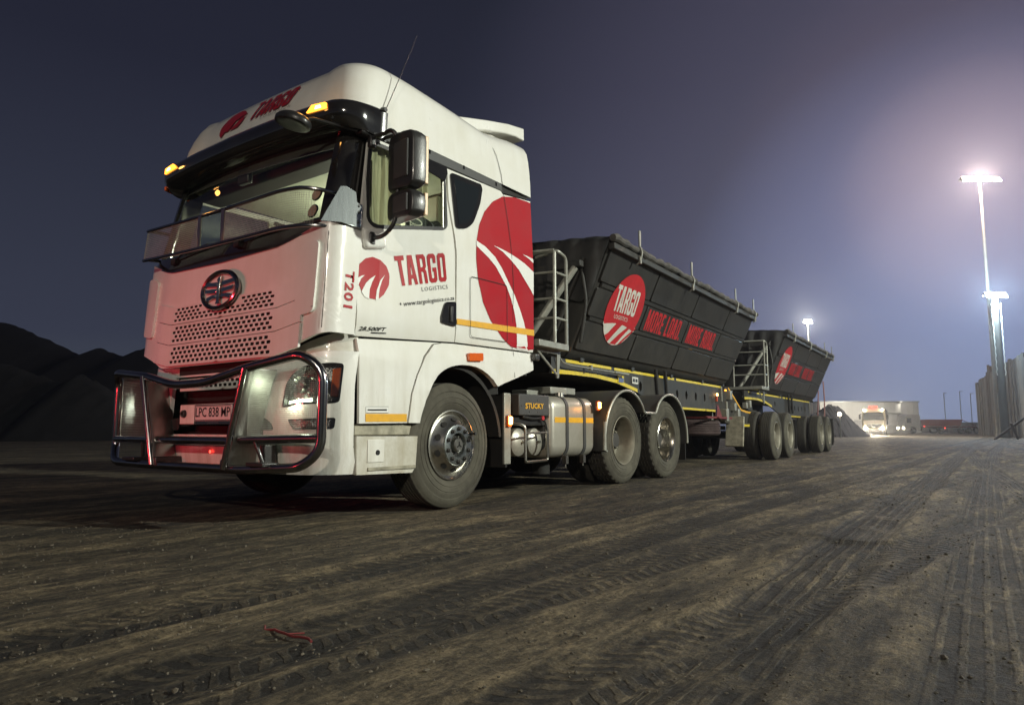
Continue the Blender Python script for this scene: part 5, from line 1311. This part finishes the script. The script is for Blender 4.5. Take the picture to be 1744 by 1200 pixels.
def axles(root,ys,fname='trailer_wheel'):
    for y in ys:
        c=(1.23,y,.53); bm=nb(); lathe(bm,tyre_prof(.30,.53,4),c,'x',64); w_=obj(fname,bm,'rubber',root,angle=40); w_['cy']=float(y); w_['cz']=.53; two_tone(w_)
        bm=nb(); lathe(bm,[(-.05,.292),(-.010,.302),(-.006,.296),(-.020,.284),(-.045,.272),(-.10,.258),(-.19,.245),(-.20,.235),(-.20,.11),(-.17,.10),(-.06,.095),(-.05,.08),(-.05,0)],c,'x',40); obj('rim',bm,'rim',w_); bm=nb(); nuts(bm,c,.16,10,-.20,.016,.035); islands('wheel_nut',bm,'rim',w_)
        bm=nb(); lathe(bm,tyre_prof(.30,.53,4),(.89,y,.53),'x',40); obj('inner_tyre',bm,'tread',w_)
        bm=nb(); lathe(bm,tyre_prof(.30,.53,4),(-.93,y,.53),'x',40); lathe(bm,tyre_prof(.30,.53,4),(-.59,y,.53),'x',40); obj('far_tyre',bm,'tread',root)
        bm=nb(); tube(bm,[(-.9,y,.53),(1.0,y,.53)],.075,12); bx(bm,(.5,y,.70),(.12,.9,.10)); bx(bm,(-.5,y,.70),(.12,.9,.10)); lathe(bm,[(-.12,.0),(-.12,.09),(.12,.09),(.12,0)],(.45,y+.3,.72),'z',12); obj('axle',bm,'dark',root)
t1=thing('tipper_trailer',K,'black side tipper trailer hitched directly behind the white truck cab','trailer','black side tipper trailers in the road train',PSI)
trailer(t1,0,True); axles(t1,(7.33,8.69))
# rear sub-frame of the leader carrying the second trailer
def plate_poly(root,loop,x,th,m,name):
    bm=fill([loop]); 
    for v in bm.verts: v.co=Vector((x,v.co.x,v.co.y))
    if sum(f.normal.x for f in bm.faces)<0: bmesh.ops.reverse_faces(bm,faces=bm.faces)
    solid(bm,(-th,0,0)); return obj(name,bm,m,root,.004)
sf=plate_poly(t1,[(4.9,1.30),(5.3,1.52),(5.5,1.52),(6.45,1.07),(8.1,1.01),(9.3,.98),(9.3,.80),(6.3,.72),(5.2,.80)],.70,.04,'frame','rear_subframe')
line_strip('reflective_tape',[(5.48,1.505),(5.9,1.32),(6.42,1.075),(6.8,1.045),(8.08,1.00),(8.12,.93)],lambda t,z:(.704,t,z),.042,'yellow',sf)
line_strip('reflective_tape',[(6.27,.745),(7.82,.75)],lambda t,z:(.755,t,z),.05,'yellow2',sf)
bm=nb(); bb(bm,.70,.75,6.2,7.9,.70,.80); bb(bm,-.7,.66,5.3,9.3,.80,.98); obj('subframe_beam',bm,'frame',t1,.01)
bm=nb(); bb(bm,-.5,.5,7.6,8.6,1.03,1.12); bb(bm,-.62,.62,7.3,7.7,1.1,1.2); obj('turntable',bm,'frame',t1,.01)
bm=nb()
for y,z,s in ((5.4,1.35,.14),(5.7,1.12,.12),(5.95,.98,.16),(6.6,1.18,.10),(6.9,1.22,.12)): bx(bm,(.74,y,z),(.10,s,s*1.3))
islands('brake_valve',bm,'grey_metal',t1,bev=.01)
bm=nb(); bx(bm,(.80,5.52,.62),(.36,.06,.62),('X',R(-14))); obj('stay_plate',bm,'beige',t1,.01)
# spare wheel slung flat, red carrier
bm=nb(); lathe(bm,[(q[0]+.305,q[1]) for q in tyre_prof(.30,.53,5)],(.38,4.10,.535),'z',64); sp=obj('spare_wheel',bm,mat('spare_rubber',(.060,.036,.034),.8,var=.5,scale=6,bump=.2),t1)
bm=nb(); bb(bm,-.05,.95,3.30,3.36,.86,.885); bb(bm,-.05,.98,3.9,4.0,.86,.885); bb(bm,.88,.93,3.3,4.9,.86,.895); v=[bm.verts.new(p) for p in ((.93,3.9,.89),(.93,4.25,.89),(.93,3.98,1.14))]; bm.faces.new(v); v=[bm.verts.new(p) for p in ((.90,3.9,.89),(.90,4.25,.89),(.90,3.98,1.14))]; bm.faces.new(v); obj('spare_carrier',bm,'iron',t1)
bm=nb(); bb(bm,.80,.93,4.55,4.70,.82,1.05); tube(bm,[(.9,4.65,.9),(.9,4.65,1.2)],.02); bb(bm,-.4,.6,1.9,2.0,.6,1.0); bb(bm,-.4,.5,5.0,5.1,.6,1.0); obj('landing_gear',bm,'grey_metal',t1,.008)
bm=nb(); bx(bm,(.735,4.62,1.33),(.03,.035,.05)); l=obj('side_lamp',bm,'amber_core',t1,.005); bm=nb(); bx(bm,(.72,4.62,1.25),(.03,.05,.10)); obj('lamp_base',bm,'orange',l)
bm=nb(); bx(bm,(.735,5.18,1.44),(.03,.05,.035)); obj('side_lamp',bm,'amber_lit',t1,.005)
bm=nb(); bb(bm,.55,1.24,9.30,9.32,.2,.9); obj('mud_flap',bm,'black',t1)
bm=nb(); bb(bm,.2,.8,1.4,2.0,.55,.95); bb(bm,-.8,0,1.8,3.2,.55,1.0); obj('air_reservoir',bm,'dark',t1,.05)
t2=thing('tipper_trailer',K,'rearmost black side tipper trailer, at the end of the road train','trailer','black side tipper trailers in the road train',PSI)
DY=9.60
fr2=trailer(t2,DY,False); axles(t2,(12.95,14.25))
bm=nb(); bb(bm,.60,.66,14.0,15.9,1.0,1.08); bb(bm,.2,1.2,15.2,15.24,.25,1.0); obj('rear_frame',bm,'dark',t2)
bm=nb(); tube(bm,smooth_path([(.95,15.25,1.05),(.97,15.28,1.6),(.95,15.3,2.2)],.1),.02); tube(bm,[(.75,15.25,1.05),(.80,15.28,1.9)],.018); obj('rear_rail',bm,mat('faded_red_steel',(.34,.16,.15),.5),t2)
bm=nb(); bb(bm,.5,1.22,14.95,14.97,.18,.95); obj('mud_flap',bm,'black',t2)

# ================================================================== background
F0=Vector((-math.sin(YAW),math.cos(YAW),0)); RR=Vector((math.cos(YAW),math.sin(YAW),0)); CC=Vector((3.91,-4.58,0))
def pos(d,lat,z=0): p=CC+F0*d+RR*lat; return (p.x,p.y,z)
def face_rz(): return YAW
# floodlight masts
def mast(d,lat,h,r0,r1,label,lampmat,heads,headsize,power,col,cat='floodlight mast',coils=False):
    x,y,_=pos(d,lat); t=thing('floodlight_mast',(x,y,0),label,cat,'floodlight masts round the yard',YAW)
    bm=nb(); lathe(bm,[(0,0),(0,r0*1.25),(.25,r0*1.25),(.26,r0),(h*.5,(r0+r1)/2),(h,r1),(h,0)],(0,0,0),'z',16); obj('mast_pole',bm,'concrete' if coils else 'pole',t)
    bm=nb(); bx(bm,(0,0,h+.02),(heads*headsize*1.25,.12,.12)); obj('crossarm',bm,'pole',t)
    for k in range(heads):
        xx=(k-(heads-1)/2)*headsize*1.2
        bm=nb(); bx(bm,(xx,-.12,h+.10),(headsize*1.02,.25,headsize*.62),('X',R(-35))); f=obj('floodlight',bm,'pole',t,.03)
        bm=nb(); bx(bm,(xx,-.235,h+.03),(headsize*.9,.04,headsize*.5),('X',R(-35))); obj('lamp_face',bm,lampmat,f)
    if coils:
        bm=nb(); 
        for s in (-1,1): tube(bm,[(s*(r0*.95+.06*(i%2)),-.1,5+i*.28) for i in range(22)],.035,5)
        obj('cable_ladder',bm,'shed',t)
    p=pos(d-.9,lat*(d-.9)/d,h+.15); point('mast_light',p,power,col,.3)
    return t
mast(60,41.9,22.8,.20,.10,'tallest slender floodlight mast with four glaring orange-white lamps','lampw',4,.75,20000,(1,.74,.60))
mast(56,39.6,11.5,.34,.22,'thick short floodlight mast with blue-white lamp, just beside the pale wall panels','lampb',2,.8,9000,(.62,.85,1),coils=True)
mast(95,41.0,15.4,.12,.08,'far thin floodlight mast with one warm lamp above the rear trailer','lampw',1,1.0,11000,(1,.93,.78))
for (px,h,d) in ((1607,5.5,135),(1634,5.8,135),(1652,5.4,135)):
    x,y,_=pos(d,(px-872)/1180*d); t=thing('lighting_pole',(x,y,0),{1607:'leftmost of the three thin poles standing behind the red tipper',1634:'middle one of the three thin poles standing behind the red tipper',1652:'rightmost of the three thin poles standing behind the red tipper'}[px],'pole','thin poles behind the red tipper')
    bm=nb(); tube(bm,[(0,0,0),(0,0,h+2.2)],.07,6); obj('pole_shaft',bm,'pole',t)
    bm=nb(); bx(bm,(.25,0,h+2.2),(.6,.1,.08)); obj('pole_arm',bm,'pole',t)
# tall wall of upright concrete panels on the right
A_=Vector(pos(84,56.3)); B_=Vector(pos(50,37.9)); 
wallt=thing('panel_wall',tuple(A_),'high wall of grey upright concrete panels leaning unevenly along the right edge','wall')
dirw=(B_-A_); Lw=dirw.length; dirw.normalize(); nw=Vector((-dirw.y,dirw.x,0))
rw=random.Random(5); s=0; kk=0
hs=lambda s:6.9
while s<Lw+6 and kk<95:
    wd=rw.uniform(.8,1.5); h=6.0+rw.uniform(-.35,.45)+(0.35 if s>Lw*.5 else 0); 
    if .30<s/Lw<.36: wd=.5;h+=1
    bm=nb(); c=dirw*(s+wd/2)+nw*rw.uniform(-.12,.12); ang=math.atan2(dirw.y,dirw.x)
    vs=bx(bm,(0,0,h/2),(wd*.97,rw.uniform(.14,.3),h)); 
    bmesh.ops.rotate(bm,cent=(0,0,0),matrix=Matrix.Rotation(ang+rw.uniform(-.05,.05),3,'Z')@Matrix.Rotation(rw.uniform(-.012,.012),3,'Y'),verts=bm.verts); bmesh.ops.translate(bm,vec=c,verts=bm.verts)
    obj('wall_panel',bm,'concrete',wallt); s+=wd; kk+=1
for (dd,lat,h,lean,lab) in ((82,55.7,6.4,.01,'pale yellowish timber post at the far end of the panel wall'),(80,55.2,6.9,.03,'slimmer pale post leaning against the panel wall end')):
    x,y,_=pos(dd,lat); t=thing('timber_post',(x,y,0),lab,'post'); bm=nb(); bx(bm,(0,0,h/2),(.45,.35,h),('Y',lean),); obj('post_beam',bm,'timber',t); bm=nb(); bx(bm,(.3,0,h*.42),(.25,.3,h*.84)); obj('post_stay',bm,'timber',t)
x,y,_=pos(47,33.4); t=thing('concrete_rail',(x,y,0),'slanting concrete beam leaning at the foot of the panel wall','beam',rz=.6); bm=nb(); tube(bm,[(-.9,0,.0),(1.3,0,1.5)],.08,6); obj('beam_bar',bm,'concrete',t); bm=nb(); tube(bm,[(.8,.2,0),(.2,-.1,1.1)],.08,6); obj('beam_prop',bm,'concrete',t)
# sheds
def shed(d,pl,pr,h,dep,label,m,doors=0):
    l0=(pl-872)/1180*d; l1=(pr-872)/1180*d; x,y,_=pos(d,(l0+l1)/2); wd=l1-l0
    t=thing('warehouse',(x,y,0),label,'building','white warehouses at the back',YAW)
    bm=nb(); bb(bm,-wd/2,wd/2,0,dep,0,h); n=int(wd/1.0); obj('wall',bm,m,t)
    bm=nb(); 
    for k in range(n+1): bx(bm,(-wd/2+wd*k/n,-.03,h/2),(.06,.06,h-.02))
    obj('wall_rib',bm,m,t)
    bm=nb(); bb(bm,-wd/2-.2,wd/2+.2,-.25,dep,h,h+.22); obj('roof',bm,'pole',t)
    for k in range(doors):
        bm=nb(); xx=-wd/2+wd*(k+.5)/doors; bb(bm,xx-1.3,xx+1.3,-.08,-.01,0,h*.42); obj('door',bm,'shedgrey',t)
    return t
shed(135,1395,1532,5.9,14,'long white warehouse wall with flat roof behind the oncoming lorry','shed',5)
shed(142,1527,1562,6.2,8,'smaller grey-white shed standing right of the long white warehouse','shedgrey',2)
shed(131,1497,1534,3.6,3,'low grey lean-to building in front of the long white warehouse','shedgrey',1)
shed(170,1560,1668,2.2,6,'low pale wall building behind the red tipper','shed',4)
for (d,px_,hh) in ((126,1420,7),(126,1500,7),(134,1548,7)):
    l_=(px_-872)/1180*d; spot('shed_fill_light',pos(d,l_,hh),pos(d+9,l_,2.5),2600,(1,.95,.84),R(120),.8,.3)  # added spots that brighten the shed walls, no real fittings behind them
# heaps
def heap(name,ridge,d,label,back=14,seed=1,m='coal'):
    """ridge: list of (lateral, height) at distance d; both slopes run down to the ground"""
    rs=random.Random(seed); bm=nb(); xs=[p[0] for p in ridge]; hs_=[p[1] for p in ridge]; nx=90; ny=16; V=[]
    for i in range(nx+1):
        lat=xs[0]+(xs[-1]-xs[0])*i/nx; h=float(np.interp(lat,xs,hs_)); row=[]
        for j in range(ny+1):
            t=j/ny*2-1; dd=d+t*back*.5*(h/6+.4); z=h*(1-abs(t)**1.15)+rs.uniform(-.12,.12)*(1-abs(t))
            p=CC+F0*dd+RR*(lat+rs.uniform(-.1,.1)); row.append(bm.verts.new((p.x,p.y,z-.05)))
        V.append(row)
    for i in range(nx):
        for j in range(ny): bm.faces.new((V[i][j],V[i+1][j],V[i+1][j+1],V[i][j+1]))
    o=obj(name,bm,m,None,angle=60); tag(o,label,None,None,'structure'); return o
px=lambda u,d:(u-872)/1180*d
hz=lambda v,d:(731-v)/1180*d+.66
heap('hill',[(px(u,70),hz(v,70)) for u,v in ((-260,560),(-120,535),(0,548),(60,570),(95,585),(133,606),(160,590),(207,607),(240,592),(300,600),(380,640),(450,731))],70,'tall black spoil hills on the left skyline',20,3)
heap('coal_heap',[(px(u,46),hz(v,46)) for u,v in ((-260,600),(0,615),(70,640),(107,652),(133,636),(175,655),(240,700),(300,731))],46,'lower black coal heaps in front of the hills',12,9)
heap('gravel_heap',[(px(u,66),hz(v,66)) for u,v in ((1350,720),(1392,700),(1408,688),(1425,690),(1445,712),(1462,731))],66,'grey heap beside the road behind the rear trailer',8,4,'dark_gravel')
# ---- distant trucks
def simple_wheel(root,x,y,r=.5,name='wheel'):
    bm=nb(); lathe(bm,[(-.12,.2),(-.14,r*.9),(-.1,r),(.1,r),(.14,r*.9),(.12,.2)],(x,y,r),'x',24); w_=obj(name,bm,'tread',root); bm=nb(); lathe(bm,[(-.10,0),(-.10,.24),(.10,.24),(.10,0)],(x,y,r),'x',16); obj('rim',bm,'rim',w_)
x,y,_=pos(80,(1485-872)/1180*80)
ot=thing('oncoming_truck',(x,y,0),'oncoming cream lorry with glaring headlamps and red roof sign, beyond the rear trailer','truck',rz=R(6))
bm=nb(); rows=[]
for (z,yf,hw) in ((.45,-.02,1.2),(1.3,-.05,1.24),(1.7,0,1.24),(2.7,.22,1.18),(3.0,.30,1.14),(3.12,.6,1.05)):
    rows.append([bm.verts.new(p) for p in ((-hw,yf+.25,z),(-hw+.2,yf,z),(hw-.2,yf,z),(hw,yf+.25,z),(hw,2.2,z),(-hw,2.2,z))])
for a,b in zip(rows,rows[1:]):
    for i in range(6): bm.faces.new((a[i-1],a[i],b[i],b[i-1]))
bm.faces.new(rows[0]); bm.faces.new(rows[-1]); bmesh.ops.recalc_face_normals(bm,faces=bm.faces); obj('cab',bm,mat('cream_paint',(.55,.50,.36),.4,coat=.4,var=.2),ot,.03)
bm=nb(); v=[bm.verts.new(p) for p in ((-1.08,-.02,1.75),(1.08,-.02,1.75),(1.0,.20,2.62),(-1.0,.20,2.62))]; bm.faces.new(v); solid(bm,(0,-.03,.0)); obj('windscreen',bm,'darkglass',ot)
bm=nb(); bb(bm,-.8,.8,-.09,-.04,.85,1.25); obj('grille',bm,'black',ot); bm=nb(); bb(bm,-1.22,1.22,-.25,-.05,.40,.72); obj('bumper',bm,'shed',ot,.04)
for s in (-1,1):
    bm=nb(); bmesh.ops.create_uvsphere(bm,u_segments=14,v_segments=8,radius=.19,matrix=Matrix.Translation((s*.85,-.24,.78))@Matrix.Diagonal((1,.4,.9,1))); obj('headlight',bm,'headw',ot)
    bm=nb(); bx(bm,(s*.93,.12,2.92),(.22,.12,.14)); obj('marker_lamp',bm,'headw',ot,.02)
    bm=nb(); bx(bm,(s*1.42,.25,2.1),(.22,.16,.55)); tube(bm,[(s*1.2,.3,2.5),(s*1.42,.3,2.4)],.03); obj('mirror',bm,'black',ot,.02)
    simple_wheel(ot,s*1.08,1.1)
bm=nb(); bb(bm,-.42,.42,.15,.45,3.13,3.35); obj('roof_sign',bm,'redlit',ot,.03)
bm=nb(); bb(bm,-1.24,1.24,2.6,9,1.2,3.0); obj('load_body',bm,'frame',ot); 
for s in (-.85,.85):
    q_=ot.matrix_basis@Vector((s,-.75,.8)); spot('headlamp_light',tuple(q_),(3.9,-4.6,1.0),1300,(1,.80,.50),R(75),.9,.12)
p=ot.matrix_basis@Vector((0,-1.0,.8)); spot('headlamp_beam',tuple(p),(p.x+5,p.y-32,.2),15000,(1,.84,.58),R(60),.7,.2)
# white tractor with red tipper, side on
x,y,_=pos(118,(1537-872)/1180*118)
wt=thing('distant_truck',(x,y,0),'white cab lorry parked side-on in the distance, left of the red tipper','truck',rz=YAW)
bm=nb(); P=[(0,.5),(0,1.5),(.25,2.9),(.6,3.15),(2.5,3.2),(2.7,3.0),(2.7,.6),(2.0,.6),(1.9,1.1),(1.1,1.15),(.95,.5)]
a=[bm.verts.new((x_,0,z_)) for x_,z_ in P]; bm.faces.new(a); r=bmesh.ops.extrude_face_region(bm,geom=bm.faces[:]); bmesh.ops.translate(bm,vec=(0,2.4,0),verts=[g for g in r['geom'] if isinstance(g,bmesh.types.BMVert)]); bmesh.ops.recalc_face_normals(bm,faces=bm.faces); obj('cab',bm,'white',wt,.04)
bm=nb(); v=[bm.verts.new(p) for p in ((.35,-.02,1.75),(.42,-.02,2.6),(1.2,-.02,2.6),(1.2,-.02,1.75))]; bm.faces.new(v); obj('door_window',bm,'darkglass',wt)
bm=nb(); bb(bm,2.7,7.2,.3,2.1,.75,1.0); bb(bm,2.9,3.8,.0,.6,.5,1.1); obj('chassis',bm,'grey_metal',wt)
bm=nb(); bx(bm,(-.03,.35,.9),(.08,.4,.2)); bx(bm,(-.03,2.05,.9),(.08,.4,.2)); obj('headlight',bm,'headw',wt)
bm=nb(); bx(bm,(3.3,-.05,1.2),(.15,.08,.15)); bx(bm,(6.8,-.05,.9),(.15,.08,.15)); obj('side_lamp',bm,'redlit',wt)
for xx in (1.5,4.8,6.1):
    bm=nb(); lathe(bm,[(-.14,.2),(-.15,.45),(-.1,.52),(.1,.52),(.14,.45),(.14,.2)],(xx,.15,.52),'y',20); w_=obj('wheel',bm,'tread',wt); bm=nb(); lathe(bm,[(-.16,0),(-.15,.25)],(xx,.15,.52),'y',14); obj('rim',bm,'rim_pol',w_)
x,y,_=pos(118,(1580-872)/1180*118)
rt=thing('red_tipper_trailer',(x,y,0),'red tipper trailer parked side-on at the back, right of the white cab lorry','trailer',rz=YAW)
bm=nb(); P=[(.0,1.25),(-.2,2.35),(5.6,2.35),(5.2,1.25)]
a=[bm.verts.new((x_,0,z_)) for x_,z_ in P]; bm.faces.new(a); r=bmesh.ops.extrude_face_region(bm,geom=bm.faces[:]); bmesh.ops.translate(bm,vec=(0,2.4,0),verts=[g for g in r['geom'] if isinstance(g,bmesh.types.BMVert)]); bmesh.ops.recalc_face_normals(bm,faces=bm.faces); obj('tipper_bin',bm,mat('red_bin',(.40,.03,.03),.5,var=.3),rt,.03)
bm=nb(); bb(bm,-.2,8.2,.3,2.1,.95,1.2); tube(bm,[(5.6,.0,1.1),(8.2,.0,1.5)],.05); tube(bm,[(5.4,.0,2.3),(7.8,.0,1.3)],.05); obj('chassis',bm,'iron',rt)
for xx in (.8,2.0,5.2,6.6,7.8):
    bm=nb(); lathe(bm,[(-.14,.2),(-.15,.45),(-.1,.52),(.1,.52),(.14,.45),(.14,.2)],(xx,.15,.52),'y',20); w_=obj('wheel',bm,'tread',rt); bm=nb(); lathe(bm,[(-.16,0),(-.15,.27)],(xx,.15,.52),'y',14); obj('rim',bm,'rim_pol',w_)
# small lamp of a vehicle by the heap, put on a post without the vehicle
x,y,_=pos(58,(1428-872)/1180*58); t=thing('vehicle_lamp',(x,y,0),'small glaring white vehicle lamp on a stand-in post by the grey heap','lamp'); bm=nb(); tube(bm,[(0,0,0),(0,0,1.8)],.05,8); obj('stand_in_post',bm,'pole',t); bm=nb(); bmesh.ops.create_uvsphere(bm,u_segments=12,v_segments=8,radius=.14,matrix=Matrix.Translation((0,-.05,1.92))); obj('lamp_head',bm,'headw',t)
# red strap end lying on the dirt
x,y=1.93,-3.10
bm=nb(); rs=random.Random(2); pts=[(-.13+.26*i/9+x,y+rs.uniform(-.012,.012),float(ground_height(np.array([x]),np.array([y]))[0])+.003+rs.uniform(0,.004)) for i in range(10)]
tube(bm,pts,.0045,6); tube(bm,[(x,y,pts[4][2]),(x+.03,y+.05,pts[4][2]-.004)],.003,5); tag(obj('strap_scrap',bm,'iron'),'torn scrap of red strap lying on the dirt in front','scrap')
# stones strewn on the dirt
rs=np.random.RandomState(11); T=bmesh.new(); bmesh.ops.create_icosphere(T,subdivisions=1,radius=1); T.verts.ensure_lookup_table(); TV=np.array([v.co[:] for v in T.verts]); TF=np.array([[v.index for v in f.verts] for f in T.faces]); T.free()
NS=15000; gx=rs.uniform(-1.5,8.5,NS); gy=-4.3+11*rs.rand(NS)**1.6; keep=~((gx<.25)&(gy>-1.2)); gx,gy=gx[keep],gy[keep]; NS=len(gx); gz=ground_height(gx,gy)
r_=rs.uniform(.0018,.0055,NS)*np.where(rs.rand(NS)<.03,1.9,1); an=rs.uniform(0,6.28,NS)
S3=np.stack([r_*rs.uniform(.7,1.7,NS),r_,r_*rs.uniform(.5,1,NS)],1); V_=TV[None]*(1+rs.uniform(-.25,.25,(NS,len(TV),1)))*S3[:,None,:]
co,si=np.cos(an)[:,None],np.sin(an)[:,None]; X_=V_[...,0]*co-V_[...,1]*si+gx[:,None]; Y_=V_[...,0]*si+V_[...,1]*co+gy[:,None]; Z_=V_[...,2]+gz[:,None]-.004
me=bpy.data.meshes.new('gravel'); me.from_pydata(np.stack([X_,Y_,Z_],-1).reshape(-1,3).tolist(),[],(TF[None]+np.arange(NS)[:,None,None]*len(TV)).reshape(-1,3).tolist()); me.materials.append(mat('grit',(.13,.11,.08),.9,var=.7,scale=3))
go=bpy.data.objects.new('gravel',me); COL.objects.link(go); tag(go,'loose grit and small stones strewn over the dirt','gravel',None,'stuff')

# ---- damp air over the yard
bm=nb(); bb(bm,-190,170,-60,260,-1,27); hz_=obj('haze',bm,'white',None,smooth=False); tag(hz_,'thin damp haze hanging over the whole yard',None,None,'stuff')
hm=bpy.data.materials.new('haze'); hm.use_nodes=True; t=hm.node_tree; t.nodes.clear(); o_=t.nodes.new('ShaderNodeOutputMaterial'); pv=t.nodes.new('ShaderNodeVolumePrincipled')
pv.inputs['Color'].default_value=(.80,.86,1,1); pv.inputs['Density'].default_value=.0008; pv.inputs['Anisotropy'].default_value=.68; t.links.new(pv.outputs[0],o_.inputs['Volume']); hz_.data.materials.clear(); hz_.data.materials.append(hm)
